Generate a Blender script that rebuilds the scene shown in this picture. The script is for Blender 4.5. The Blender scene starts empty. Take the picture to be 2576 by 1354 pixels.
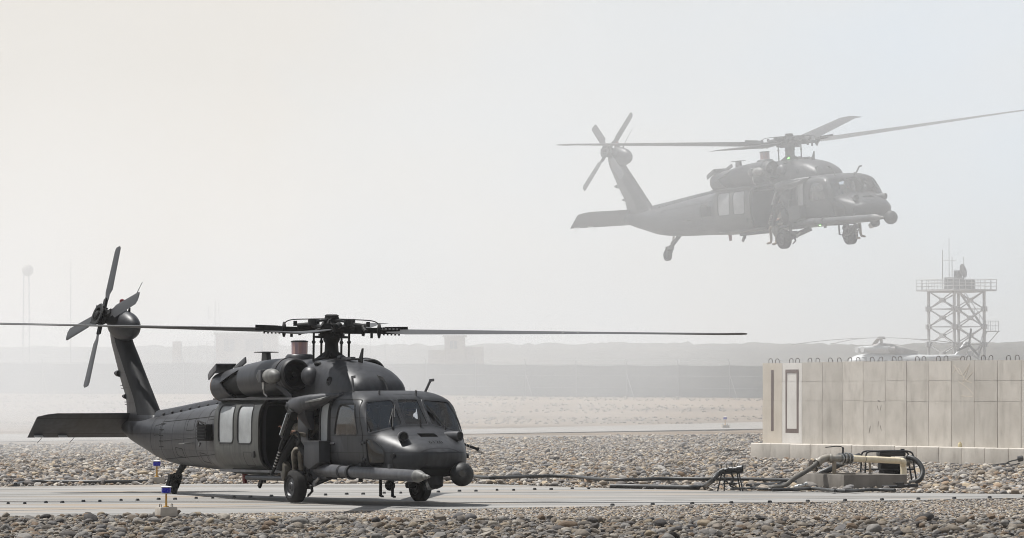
import bpy, bmesh, math, random
import numpy as np
from mathutils import Vector, Matrix, Euler, noise as mnoise

R = math.radians
SC = bpy.context.scene
COL = SC.collection

# ------------------------------------------------------------------ camera
EYE = 2.11                       # camera height above the pad, metres
FOC = 11300.0                    # focal length in pixels of a 2576 px wide frame
CU, CV, HV = 1288.0, 677.0, 995.0
cam_d = bpy.data.cameras.new('camera')
cam = bpy.data.objects.new('camera', cam_d)
COL.objects.link(cam)
cam.location = (0, 0, EYE)
cam.rotation_euler = (R(90) + math.atan((HV - CV) / FOC), 0, 0)
cam_d.sensor_width = 36.0
cam_d.lens = 36.0 * FOC / 2576.0
cam_d.clip_start = 1.0
cam_d.clip_end = 30000
SC.camera = cam

# ------------------------------------------------------------------ sky, sun, exposure
SUN_EL = R(66)
SUN_AZ = (-0.88, 0.475)          # horizontal direction towards the sun
sun_vec = Vector((SUN_AZ[0] * math.cos(SUN_EL), SUN_AZ[1] * math.cos(SUN_EL), math.sin(SUN_EL)))
world = bpy.data.worlds.new('World')
SC.world = world
world.use_nodes = True
wn, wl = world.node_tree.nodes, world.node_tree.links
wn.clear()
w_out = wn.new('ShaderNodeOutputWorld')
w_bg = wn.new('ShaderNodeBackground')
sky = wn.new('ShaderNodeTexSky')
sky.sky_type = 'NISHITA'
sky.sun_disc = False
sky.sun_elevation = SUN_EL
sky.sun_rotation = math.atan2(SUN_AZ[0], SUN_AZ[1])
sky.air_density = 1.0
sky.dust_density = 0.75
sky.ozone_density = 1.0
# dust-laden air: veils of pale tan dust drift over the whole sky
tc = wn.new('ShaderNodeTexCoord')
mp = wn.new('ShaderNodeMapping')
mp.inputs['Scale'].default_value = (1, 1, 1.4)
mp.inputs['Location'].default_value = (10.96, 5.6, 0.0)
nz = wn.new('ShaderNodeTexNoise')
nz.inputs['Scale'].default_value = 3.2
nz.inputs['Detail'].default_value = 5.0
nz.inputs['Roughness'].default_value = 0.5
rp = wn.new('ShaderNodeValToRGB')
rp.color_ramp.elements[0].position = 0.40
rp.color_ramp.elements[0].color = (0.87, 1.0, 1.15, 1)
rp.color_ramp.elements[1].position = 0.62
rp.color_ramp.elements[1].color = (1.045, 0.968, 0.885, 1)
desat = wn.new('ShaderNodeHueSaturation')
desat.inputs['Saturation'].default_value = 0.15
mul = wn.new('ShaderNodeMix')
mul.data_type = 'RGBA'
mul.blend_type = 'MULTIPLY'
mul.inputs[0].default_value = 1.0
wl.new(tc.outputs['Generated'], mp.inputs['Vector'])
wl.new(mp.outputs[0], nz.inputs['Vector'])
wl.new(nz.outputs['Fac'], rp.inputs[0])
wl.new(sky.outputs[0], desat.inputs['Color'])
wl.new(desat.outputs[0], mul.inputs[6])
wl.new(rp.outputs[0], mul.inputs[7])
wl.new(mul.outputs[2], w_bg.inputs[0])
w_bg.inputs[1].default_value = 0.094
wl.new(w_bg.outputs[0], w_out.inputs[0])

sun_d = bpy.data.lights.new('sun', 'SUN')
sun_d.energy = 4.8
sun_d.angle = R(0.6)
sun_d.color = (1.0, 0.98, 0.95)
sun = bpy.data.objects.new('sun', sun_d)
COL.objects.link(sun)
sun.rotation_euler = sun_vec.to_track_quat('Z', 'Y').to_euler()

SC.view_settings.view_transform = 'Standard'
SC.view_settings.look = 'None'
SC.view_settings.gamma = 1.0
SC.view_settings.use_curve_mapping = False
SC.view_settings.exposure = 0.43
SC.render.engine = 'CYCLES'
SC.cycles.use_denoising = True
SC.cycles.denoiser = 'OPENIMAGEDENOISE'
SC.cycles.max_bounces = 6
SC.cycles.diffuse_bounces = 3
SC.cycles.glossy_bounces = 3
SC.cycles.transmission_bounces = 4
SC.cycles.transparent_max_bounces = 12
SC.cycles.volume_bounces = 1
SC.cycles.volume_step_rate = 2.5
SC.cycles.sample_clamp_indirect = 5.0
SC.render.use_motion_blur = False
SC.cycles.filter_width = 1.0

# ------------------------------------------------------------------ helpers
def at(u, v, d):
    """the world point seen at frame position (u, v) at distance d"""
    return Vector(((u - CU) * d / FOC, d, EYE - (v - HV) * d / FOC))

def gd(v, z=0.0):
    """distance of a point at height z that shows at frame row v (below the horizon)"""
    return FOC * (EYE - z) / (v - HV)

def tag(o, label=None, cat=None, group=None, kind=None):
    if label: o['label'] = label
    if cat: o['category'] = cat
    if group: o['group'] = group
    if kind: o['kind'] = kind
    return o

def empty(name, loc=(0, 0, 0), rz=0.0):
    o = bpy.data.objects.new(name, None)
    o.empty_display_size = 0.2
    o.location = loc
    o.rotation_euler = (0, 0, rz)
    COL.objects.link(o)
    return o

def copy_tree(o, parent=None):
    c = o.copy()
    COL.objects.link(c)
    c.parent = parent
    for ch in list(o.children):
        copy_tree(ch, c)
    return c

def link_mesh(name, me, mat, parent=None):
    o = bpy.data.objects.new(name, me)
    COL.objects.link(o)
    if mat is not None:
        me.materials.clear()
        for m in (mat if isinstance(mat, (list, tuple)) else [mat]):
            me.materials.append(m)
    if parent is not None:
        o.parent = parent
    return o

def frame_of(d):
    d = Vector(d).normalized()
    a = Vector((0, 0, 1)) if abs(d.z) < 0.9 else Vector((1, 0, 0))
    s = a.cross(d).normalized()
    return s, d.cross(s).normalized()

class MB:
    """collects shapes; build() links them as one mesh object"""
    def __init__(self):
        self.v, self.f, self.m = [], [], []
        self.cur = 0
    def add(self, vs, fs):
        o = len(self.v)
        self.v += [tuple(p) for p in vs]
        self.f += [tuple(i + o for i in q) for q in fs]
        self.m += [self.cur] * len(fs)
        return self
    def box(self, c, s, rot=None):
        hx, hy, hz = s[0] / 2, s[1] / 2, s[2] / 2
        M = rot if isinstance(rot, Matrix) else (Euler(rot).to_matrix() if rot else Matrix.Identity(3))
        vs = [Vector(c) + M @ Vector((x * hx, y * hy, z * hz)) for z in (-1, 1) for y in (-1, 1) for x in (-1, 1)]
        return self.add(vs, [(0, 2, 3, 1), (4, 5, 7, 6), (0, 1, 5, 4), (2, 6, 7, 3), (0, 4, 6, 2), (1, 3, 7, 5)])
    def bar(self, a, b, w, h=None, up=None):
        a, b = Vector(a), Vector(b)
        h = h or w
        d = (b - a).normalized()
        if up is not None:
            s = Vector(up).cross(d).normalized()
            t = d.cross(s)
        else:
            s, t = frame_of(d)
        vs = []
        for p in (a, b):
            for q, r in ((-1, -1), (1, -1), (1, 1), (-1, 1)):
                vs.append(p + s * q * w / 2 + t * r * h / 2)
        return self.add(vs, [(3, 2, 1, 0), (4, 5, 6, 7), (0, 1, 5, 4), (1, 2, 6, 5), (2, 3, 7, 6), (3, 0, 4, 7)])
    def cyl(self, a, b, r0, r1=None, n=16, caps=True):
        return self.tube([a, b], [r0, r0 if r1 is None else r1], n, caps)
    def tube(self, pts, r, n=10, caps=True):
        pts = [Vector(p) for p in pts]
        rr = [r] * len(pts) if isinstance(r, (int, float)) else list(r)
        vs, fs = [], []
        s = None
        for i, p in enumerate(pts):
            if i == 0: d = pts[1] - pts[0]
            elif i == len(pts) - 1: d = pts[-1] - pts[-2]
            else: d = (pts[i + 1] - p).normalized() + (p - pts[i - 1]).normalized()
            if d.length < 1e-9: d = pts[i] - pts[i - 1]
            d.normalize()
            if s is None: s, t = frame_of(d)
            else:
                s = s - d * s.dot(d)
                if s.length < 1e-6: s, t = frame_of(d)
                s.normalize(); t = d.cross(s)
            for k in range(n):
                a = 2 * math.pi * k / n
                vs.append(p + (s * math.cos(a) + t * math.sin(a)) * rr[i])
        for i in range(len(pts) - 1):
            for k in range(n):
                k2 = (k + 1) % n
                fs.append((i * n + k, i * n + k2, (i + 1) * n + k2, (i + 1) * n + k))
        if caps:
            fs.append(tuple(range(n))[::-1])
            fs.append(tuple((len(pts) - 1) * n + k for k in range(n)))
        return self.add(vs, fs)
    def lathe(self, o, d, prof, n=24, squash=None, caps=(True, True)):
        """profile [(t, r)] turned round the axis o + t*d"""
        o, d = Vector(o), Vector(d).normalized()
        s, t = frame_of(d)
        vs, fs = [], []
        for (tt, r) in prof:
            for k in range(n):
                a = 2 * math.pi * k / n
                q = (s * math.cos(a) + t * math.sin(a)) * max(r, 1e-4)
                if squash: q = Vector((q.x * squash[0], q.y * squash[1], q.z * squash[2]))
                vs.append(o + d * tt + q)
        for i in range(len(prof) - 1):
            for k in range(n):
                k2 = (k + 1) % n
                fs.append((i * n + k, i * n + k2, (i + 1) * n + k2, (i + 1) * n + k))
        if caps[0]: fs.append(tuple(range(n))[::-1])
        if caps[1]: fs.append(tuple((len(prof) - 1) * n + k for k in range(n)))
        return self.add(vs, fs)
    def ell(self, c, rad, n=20, m=12, rot=None):
        c = Vector(c)
        if isinstance(rad, (int, float)): rad = (rad,) * 3
        M = Euler(rot).to_matrix() if rot else Matrix.Identity(3)
        vs, fs = [], []
        for i in range(m + 1):
            th = math.pi * i / m
            st = max(math.sin(th), 1e-3)
            for k in range(n):
                a = 2 * math.pi * k / n
                vs.append(c + M @ Vector((rad[0] * st * math.cos(a), rad[1] * st * math.sin(a), rad[2] * math.cos(th))))
        for i in range(m):
            for k in range(n):
                k2 = (k + 1) % n
                fs.append((i * n + k, (i + 1) * n + k, (i + 1) * n + k2, i * n + k2))
        fs.append(tuple(range(n)))
        fs.append(tuple(m * n + k for k in range(n))[::-1])
        return self.add(vs, fs)
    def prism(self, poly, vec):
        vec = Vector(vec)
        n = len(poly)
        vs = [Vector(p) for p in poly] + [Vector(p) + vec for p in poly]
        fs = [tuple(range(n))[::-1], tuple(range(n, 2 * n))]
        for k in range(n):
            k2 = (k + 1) % n
            fs.append((k, k2, n + k2, n + k))
        return self.add(vs, fs)
    def loft(self, rings, caps=True):
        n = len(rings[0])
        vs = [p for r in rings for p in r]
        fs = []
        for i in range(len(rings) - 1):
            for k in range(n):
                k2 = (k + 1) % n
                fs.append((i * n + k, i * n + k2, (i + 1) * n + k2, (i + 1) * n + k))
        if caps:
            fs.append(tuple(range(n))[::-1])
            fs.append(tuple((len(rings) - 1) * n + k for k in range(n)))
        return self.add(vs, fs)
    def mesh(self, name, smooth=35, fix=True):
        me = bpy.data.meshes.new(name)
        me.from_pydata(self.v, [], self.f)
        if any(self.m):
            me.polygons.foreach_set('material_index', self.m)
        if fix:
            bm = bmesh.new(); bm.from_mesh(me)
            bmesh.ops.recalc_face_normals(bm, faces=bm.faces)
            bm.to_mesh(me); bm.free()
        finish(me, smooth)
        return me
    def build(self, name, mat, parent=None, smooth=35, bevel=0.0, fix=True):
        me = self.mesh(name, smooth, fix)
        if bevel:
            bm = bmesh.new(); bm.from_mesh(me)
            es = [e for e in bm.edges if len(e.link_faces) == 2 and e.calc_face_angle(0) > 0.6]
            bmesh.ops.bevel(bm, geom=es, offset=bevel, segments=2, profile=0.6, affect='EDGES', clamp_overlap=True)
            bm.to_mesh(me); bm.free()
            finish(me, 20)
        return link_mesh(name, me, mat, parent)

def finish(me, smooth=35):
    me.polygons.foreach_set('use_smooth', [True] * len(me.polygons))
    me.set_sharp_from_angle(angle=R(smooth))
    me.update()

def boolean(me, cutters, op='DIFFERENCE', smooth=35):
    """me (mesh) minus / intersected with each cutter mesh, as a new mesh"""
    o = bpy.data.objects.new('work_mesh', me); COL.objects.link(o)
    tmp = []
    for c in cutters:
        co = bpy.data.objects.new('work_cutter', c); COL.objects.link(co); tmp.append(co)
        md = o.modifiers.new('cut', 'BOOLEAN')
        md.operation = op; md.object = co; md.solver = 'EXACT'
    bpy.context.view_layer.update()
    dg = bpy.context.evaluated_depsgraph_get()
    res = bpy.data.meshes.new_from_object(o.evaluated_get(dg))
    for t in tmp + [o]: bpy.data.objects.remove(t)
    res.materials.clear()
    finish(res, smooth)
    return res

def pchip(xs, ys):
    """monotone cubic through the points (xs ascending)"""
    xs, ys = np.array(xs, float), np.array(ys, float)
    h = np.diff(xs); dl = np.diff(ys) / h
    m = np.zeros(len(xs)); m[0] = dl[0]; m[-1] = dl[-1]
    for i in range(1, len(xs) - 1):
        if dl[i - 1] * dl[i] > 0:
            w1, w2 = 2 * h[i] + h[i - 1], h[i] + 2 * h[i - 1]
            m[i] = (w1 + w2) / (w1 / dl[i - 1] + w2 / dl[i])
    def f(x):
        i = int(np.clip(np.searchsorted(xs, x) - 1, 0, len(xs) - 2))
        t = (x - xs[i]) / h[i]
        t = min(max(t, 0), 1)
        return float((2*t**3-3*t**2+1)*ys[i] + (t**3-2*t**2+t)*h[i]*m[i] + (-2*t**3+3*t**2)*ys[i+1] + (t**3-t**2)*h[i]*m[i+1])
    return f

def smooth_path(pts, n=8):
    """Catmull-Rom through the points"""
    pts = [Vector(p) for p in pts]
    P = [pts[0] * 2 - pts[1]] + pts + [pts[-1] * 2 - pts[-2]]
    out = []
    for i in range(1, len(P) - 2):
        a, b, c, d = P[i - 1], P[i], P[i + 1], P[i + 2]
        for k in range(n):
            t = k / n
            out.append(0.5 * ((2 * b) + (c - a) * t + (2 * a - 5 * b + 4 * c - d) * t * t + (3 * b - a - 3 * c + d) * t ** 3))
    out.append(pts[-1])
    return out

def round_poly(poly, r, k=5):
    """2-D polygon with rounded corners"""
    out = []
    n = len(poly)
    for i in range(n):
        p, a, b = Vector(poly[i]), Vector(poly[i - 1]), Vector(poly[(i + 1) % n])
        da, db = (a - p), (b - p)
        rr = min(r, da.length * 0.45, db.length * 0.45)
        p0, p1 = p + da.normalized() * rr, p + db.normalized() * rr
        for j in range(k + 1):
            t = j / k
            out.append((1 - t) ** 2 * p0 + 2 * t * (1 - t) * p + t * t * p1)
    return out

def grow_poly(poly, g):
    c = sum((Vector(p) for p in poly), Vector((0, 0))) / len(poly)
    out = []
    n = len(poly)
    for i in range(n):
        p, a, b = Vector(poly[i]), Vector(poly[i - 1]), Vector(poly[(i + 1) % n])
        e1, e2 = (p - a).normalized(), (b - p).normalized()
        n1, n2 = Vector((e1.y, -e1.x)), Vector((e2.y, -e2.x))
        if n1.dot(p - c) < 0: n1 = -n1
        if n2.dot(p - c) < 0: n2 = -n2
        q = (n1 + n2)
        q = q / max(0.3, 1 + n1.dot(n2))
        out.append(p + q * g)
    return out

# ------------------------------------------------------------------ materials
def nodes_of(m):
    m.use_nodes = True
    return m.node_tree.nodes, m.node_tree.links

def mat(name, c1, c2=None, scale=3.0, rough=0.6, metal=0.0, bump=0.0, bscale=None, stretch=(1, 1, 1), lo=0.35, hi=0.65,
        detail=6, per_object=0.0, spec=0.5, coord='Object', dist=0.02):
    m = bpy.data.materials.new(name)
    n, l = nodes_of(m)
    b = n['Principled BSDF']
    b.inputs['Roughness'].default_value = rough
    b.inputs['Metallic'].default_value = metal
    b.inputs['Specular IOR Level'].default_value = spec
    if c2 is None: c2 = tuple(x * 0.82 for x in c1)
    t = n.new('ShaderNodeTexCoord'); mp = n.new('ShaderNodeMapping')
    mp.inputs['Scale'].default_value = stretch
    l.new(t.outputs[coord], mp.inputs['Vector'])
    z = n.new('ShaderNodeTexNoise'); z.inputs['Scale'].default_value = scale; z.inputs['Detail'].default_value = detail
    l.new(mp.outputs[0], z.inputs['Vector'])
    if per_object:
        oi0 = n.new('ShaderNodeObjectInfo'); m0 = n.new('ShaderNodeMath'); m0.operation = 'MULTIPLY'; m0.inputs[1].default_value = 60
        l.new(oi0.outputs['Random'], m0.inputs[0])
        v0 = n.new('ShaderNodeVectorMath'); v0.operation = 'ADD'; l.new(mp.outputs[0], v0.inputs[0]); l.new(m0.outputs[0], v0.inputs[1]); l.new(v0.outputs[0], z.inputs['Vector'])
    r = n.new('ShaderNodeValToRGB')
    r.color_ramp.elements[0].position = lo; r.color_ramp.elements[0].color = (*c1, 1)
    r.color_ramp.elements[1].position = hi; r.color_ramp.elements[1].color = (*c2, 1)
    l.new(z.outputs['Fac'], r.inputs[0])
    col = r.outputs[0]
    if per_object:
        oi = n.new('ShaderNodeObjectInfo'); mr = n.new('ShaderNodeMapRange')
        mr.inputs['To Min'].default_value = 1 - per_object; mr.inputs['To Max'].default_value = 1 + per_object
        l.new(oi.outputs['Random'], mr.inputs['Value'])
        mx = n.new('ShaderNodeMix'); mx.data_type = 'RGBA'; mx.blend_type = 'MULTIPLY'; mx.inputs[0].default_value = 1
        l.new(col, mx.inputs[6]); l.new(mr.outputs[0], mx.inputs[7]); col = mx.outputs[2]
    l.new(col, b.inputs['Base Color'])
    if bump:
        z2 = n.new('ShaderNodeTexNoise'); z2.inputs['Scale'].default_value = bscale or scale * 4; z2.inputs['Detail'].default_value = 6
        l.new(mp.outputs[0], z2.inputs['Vector'])
        bp = n.new('ShaderNodeBump'); bp.inputs['Strength'].default_value = bump; bp.inputs['Distance'].default_value = dist
        l.new(z2.outputs['Fac'], bp.inputs['Height']); l.new(bp.outputs[0], b.inputs['Normal'])
    return m

def paint_mat(name, c, rough=0.43, seam=0.30, seams=True, wear=0.42):
    """matt aircraft paint: worn, dusty, with recessed panel seams"""
    m = bpy.data.materials.new(name)
    n, l = nodes_of(m)
    b = n['Principled BSDF']
    t = n.new('ShaderNodeTexCoord')
    z = n.new('ShaderNodeTexNoise'); z.inputs['Scale'].default_value = 1.3; z.inputs['Detail'].default_value = 9; z.inputs['Roughness'].default_value = 0.65
    l.new(t.outputs['Object'], z.inputs['Vector'])
    r = n.new('ShaderNodeValToRGB')
    r.color_ramp.elements[0].position = 0.3; r.color_ramp.elements[0].color = (*[x * (1 - wear) for x in c], 1)
    r.color_ramp.elements[1].position = 0.72; r.color_ramp.elements[1].color = (c[0] * (1 + wear), c[1] * (1 + wear * .95), c[2] * (1 + wear * .8), 1)
    l.new(z.outputs['Fac'], r.inputs[0])
    # streaks running down
    mp = n.new('ShaderNodeMapping'); mp.inputs['Scale'].default_value = (7, 7, 0.7)
    l.new(t.outputs['Object'], mp.inputs['Vector'])
    z2 = n.new('ShaderNodeTexNoise'); z2.inputs['Scale'].default_value = 1.6; z2.inputs['Detail'].default_value = 4
    l.new(mp.outputs[0], z2.inputs['Vector'])
    r2 = n.new('ShaderNodeMapRange'); r2.inputs['From Min'].default_value = 0.3; r2.inputs['From Max'].default_value = 0.7
    r2.inputs['To Min'].default_value = 0.68; r2.inputs['To Max'].default_value = 1.28
    l.new(z2.outputs['Fac'], r2.inputs['Value'])
    mx = n.new('ShaderNodeMix'); mx.data_type = 'RGBA'; mx.blend_type = 'MULTIPLY'; mx.inputs[0].default_value = 1
    l.new(r.outputs[0], mx.inputs[6]); l.new(r2.outputs[0], mx.inputs[7])
    col = mx.outputs[2]
    if seams:
        sp = n.new('ShaderNodeSeparateXYZ'); cb = n.new('ShaderNodeCombineXYZ')
        l.new(t.outputs['Object'], sp.inputs[0]); l.new(sp.outputs['X'], cb.inputs['X']); l.new(sp.outputs['Z'], cb.inputs['Y'])
        br = n.new('ShaderNodeTexBrick'); br.inputs['Scale'].default_value = 1.0
        br.inputs['Brick Width'].default_value = 0.86; br.inputs['Row Height'].default_value = 0.33; br.inputs['Mortar Size'].default_value = 0.013
        br.inputs['Mortar Smooth'].default_value = 0.4
        br.inputs['Color1'].default_value = (1.15, 1.15, 1.13, 1); br.inputs['Color2'].default_value = (0.80, 0.80, 0.81, 1)
        br.inputs['Mortar'].default_value = (seam, seam, seam, 1)
        l.new(cb.outputs[0], br.inputs['Vector'])
        m2 = n.new('ShaderNodeMix'); m2.data_type = 'RGBA'; m2.blend_type = 'MULTIPLY'; m2.inputs[0].default_value = 1
        l.new(col, m2.inputs[6]); l.new(br.outputs['Color'], m2.inputs[7]); col = m2.outputs[2]
    b.inputs['Specular IOR Level'].default_value = 0.36
    l.new(col, b.inputs['Base Color'])
    rr = n.new('ShaderNodeMapRange'); rr.inputs['To Min'].default_value = rough - 0.12; rr.inputs['To Max'].default_value = rough + 0.15
    l.new(z.outputs['Fac'], rr.inputs['Value']); l.new(rr.outputs[0], b.inputs['Roughness'])
    bp = n.new('ShaderNodeBump'); bp.inputs['Strength'].default_value = 0.25; bp.inputs['Distance'].default_value = 0.02
    z3 = n.new('ShaderNodeTexNoise'); z3.inputs['Scale'].default_value = 3.2; z3.inputs['Detail'].default_value = 2
    l.new(t.outputs['Object'], z3.inputs['Vector']); l.new(z3.outputs['Fac'], bp.inputs['Height']); l.new(bp.outputs[0], b.inputs['Normal'])
    return m

def glass_mat(name, tint, refl=1.0, rough=0.03, haze=0.0, haze_col=(0.5, 0.5, 0.5), ior=1.55):
    m = bpy.data.materials.new(name)
    n, l = nodes_of(m)
    n.remove(n['Principled BSDF'])
    out = n['Material Output']
    tr = n.new('ShaderNodeBsdfTransparent'); tr.inputs[0].default_value = (*tint, 1)
    gl = n.new('ShaderNodeBsdfGlossy'); gl.inputs['Roughness'].default_value = rough
    gl.inputs[0].default_value = (refl, refl, refl, 1)
    fr = n.new('ShaderNodeFresnel'); fr.inputs[0].default_value = ior
    mx = n.new('ShaderNodeMixShader')
    l.new(fr.outputs[0], mx.inputs[0]); l.new(tr.outputs[0], mx.inputs[1]); l.new(gl.outputs[0], mx.inputs[2])
    res = mx.outputs[0]
    if haze:
        df = n.new('ShaderNodeBsdfDiffuse')
        t = n.new('ShaderNodeTexCoord'); z = n.new('ShaderNodeTexNoise'); z.inputs['Scale'].default_value = 2.5; z.inputs['Detail'].default_value = 5
        l.new(t.outputs['Object'], z.inputs['Vector'])
        mr = n.new('ShaderNodeMapRange'); mr.inputs['From Min'].default_value = 0.3; mr.inputs['From Max'].default_value = 0.7
        mr.inputs['To Min'].default_value = haze * 0.75; mr.inputs['To Max'].default_value = min(1, haze * 1.2)
        l.new(z.outputs['Fac'], mr.inputs['Value'])
        df.inputs[0].default_value = (*haze_col, 1)
        m2 = n.new('ShaderNodeMixShader')
        l.new(mr.outputs[0], m2.inputs[0]); l.new(res, m2.inputs[1]); l.new(df.outputs[0], m2.inputs[2]); res = m2.outputs[0]
    l.new(res, out.inputs['Surface'])
    return m

M = {}
M['paint'] = paint_mat('aircraft_grey', (0.025, 0.0262, 0.0305))
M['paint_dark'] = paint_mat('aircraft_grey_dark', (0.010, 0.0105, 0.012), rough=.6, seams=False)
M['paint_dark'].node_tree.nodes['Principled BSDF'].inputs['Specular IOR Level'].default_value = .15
M['paint_plain'] = paint_mat('aircraft_grey_plain', (0.025, 0.0262, 0.0305), seams=False)
M['paint_door'] = paint_mat('aircraft_door_grey', (0.060, 0.061, 0.056), seams=False)
M['paint_light'] = paint_mat('aircraft_light_grey', (0.052, 0.053, 0.059), rough=0.42, seams=False)
M['pale_fair'] = paint_mat('pale_fairing_grey', (0.125, 0.125, 0.122), rough=0.5, seams=False)
M['dark'] = mat('dark_fitting', (0.011, 0.011, 0.012), (0.020, 0.020, 0.020), 6, 0.55, spec=.3)
M['black'] = mat('matt_black', (0.006, 0.006, 0.006), (0.011, 0.011, 0.011), 5, 0.7, spec=.25)
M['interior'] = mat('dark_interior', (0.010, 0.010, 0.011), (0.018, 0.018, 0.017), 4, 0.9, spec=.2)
M['gunmetal'] = mat('worn_gun_steel', (0.16, 0.16, 0.165), (0.30, 0.30, 0.305), 9, 0.35, 0.6)
M['steel'] = mat('bright_steel', (0.45, 0.45, 0.44), (0.3, 0.3, 0.29), 8, 0.3, 0.9)
M['rubber'] = mat('tyre_rubber', (0.010, 0.010, 0.011), (0.020, 0.019, 0.018), 5, 0.85, bump=0.2, bscale=30, spec=.25)
M['blade'] = mat('rotor_blade_paint', (0.018, 0.018, 0.019), (0.028, 0.028, 0.029), 2.2, 0.5, stretch=(0.3, 3, 3))
M['glass'] = glass_mat('canopy_glass', (0.66, 0.72, 0.80), refl=.95, ior=1.8)
M['glass_side'] = glass_mat('side_window_glass', (0.40, 0.42, 0.45), haze=0.10, haze_col=(0.42, 0.42, 0.42))
M['glass_dark'] = glass_mat('chin_window_glass', (0.10, 0.10, 0.11), haze=0.02, haze_col=(0.2, 0.2, 0.2))
M['glass_milky'] = glass_mat('pale_milky_window', (0.5, 0.5, 0.5), rough=0.15, haze=0.72, haze_col=(0.40, 0.41, 0.41))  # pale grey mixed into the panes
M['jammer'] = mat('copper_pink_lens', (0.50, 0.31, 0.27), (0.36, 0.26, 0.30), 14, 0.2, 0.0, stretch=(1, 1, 0.2))
M['red_lens'] = mat('red_lens', (0.16, 0.012, 0.012), (0.1, 0.01, 0.01), 5, 0.15)
M['clear_lens'] = mat('clear_lens', (0.5, 0.5, 0.5), (0.4, 0.4, 0.4), 5, 0.1)
M['white'] = mat('white_paint', (0.7, 0.7, 0.68), (0.6, 0.6, 0.58), 4, 0.5)
M['number'] = mat('dark_stencil', (0.008, 0.008, 0.009), (0.012, 0.012, 0.012), 4, 0.8, spec=.1)
M['uniform'] = mat('desert_uniform', (0.20, 0.172, 0.138), (0.11, 0.095, 0.073), 9, 0.85, lo=0.42, hi=0.58)
M['flight_suit'] = mat('sage_flight_suit', (0.045, 0.045, 0.036), (0.03, 0.03, 0.026), 7, 0.85)
M['skin'] = mat('skin', (0.42, 0.25, 0.18), (0.36, 0.21, 0.15), 6, 0.55)
M['helmet_tan'] = mat('tan_helmet', (0.20, 0.165, 0.12), (0.15, 0.12, 0.09), 6, 0.6)
M['helmet_dark'] = mat('dark_helmet', (0.06, 0.06, 0.058), (0.045, 0.045, 0.045), 6, 0.4)
M['visor'] = mat('blue_visor', (0.02, 0.03, 0.14), (0.015, 0.02, 0.1), 4, 0.1)
M['boot'] = mat('tan_boot', (0.20, 0.15, 0.10), (0.15, 0.11, 0.08), 6, 0.8)
# ------------------------------------------------------------------ the setting: terrain, pad, road
def terr(y):
    pts = [(-400, 0), (270, 0), (300, 0.35), (340, 1.5), (372, 2.12), (450, 3.0), (700, 6.2), (1000, 10.5), (1500, 17.6), (2200, 20), (9000, 21)]
    for (a, za), (b, zb) in zip(pts, pts[1:]):
        if y <= b:
            return za + (zb - za) * (y - a) / (b - a)
    return pts[-1][1]

def ground_z(x, y):
    z = terr(y)
    if y > 300:
        k = min(1, (y - 300) / 60)
        z += k * 0.16 * mnoise.noise(Vector((x * 0.05, y * 0.03, 0))) * min(3, y / 370)
    return z

def field_mat():
    m = bpy.data.materials.new('dry_field'); n, l = nodes_of(m); b = n['Principled BSDF']
    b.inputs['Roughness'].default_value = 0.95; b.inputs['Specular IOR Level'].default_value = 0.1
    t = n.new('ShaderNodeTexCoord')
    mp = n.new('ShaderNodeMapping'); mp.inputs['Scale'].default_value = (0.05, 0.09, 1); l.new(t.outputs['Object'], mp.inputs[0])
    z = n.new('ShaderNodeTexNoise'); z.inputs['Scale'].default_value = 1.0; z.inputs['Detail'].default_value = 9; z.inputs['Roughness'].default_value = 0.7
    l.new(mp.outputs[0], z.inputs[0])
    r = n.new('ShaderNodeValToRGB')
    e = r.color_ramp.elements
    e[0].position = 0.32; e[0].color = (0.066, 0.050, 0.036, 1)
    e[1].position = 0.7; e[1].color = (0.205, 0.160, 0.115, 1)
    x = e.new(0.5); x.color = (0.150, 0.115, 0.083, 1)
    l.new(z.outputs[0], r.inputs[0]); l.new(r.outputs[0], b.inputs['Base Color'])
    z2 = n.new('ShaderNodeTexNoise'); z2.inputs['Scale'].default_value = 1.1; z2.inputs['Detail'].default_value = 8; l.new(t.outputs['Object'], z2.inputs[0])
    bp = n.new('ShaderNodeBump'); bp.inputs['Strength'].default_value = 0.8; bp.inputs['Distance'].default_value = 0.3
    l.new(z2.outputs[0], bp.inputs['Height']); l.new(bp.outputs[0], b.inputs['Normal'])
    return m

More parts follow.
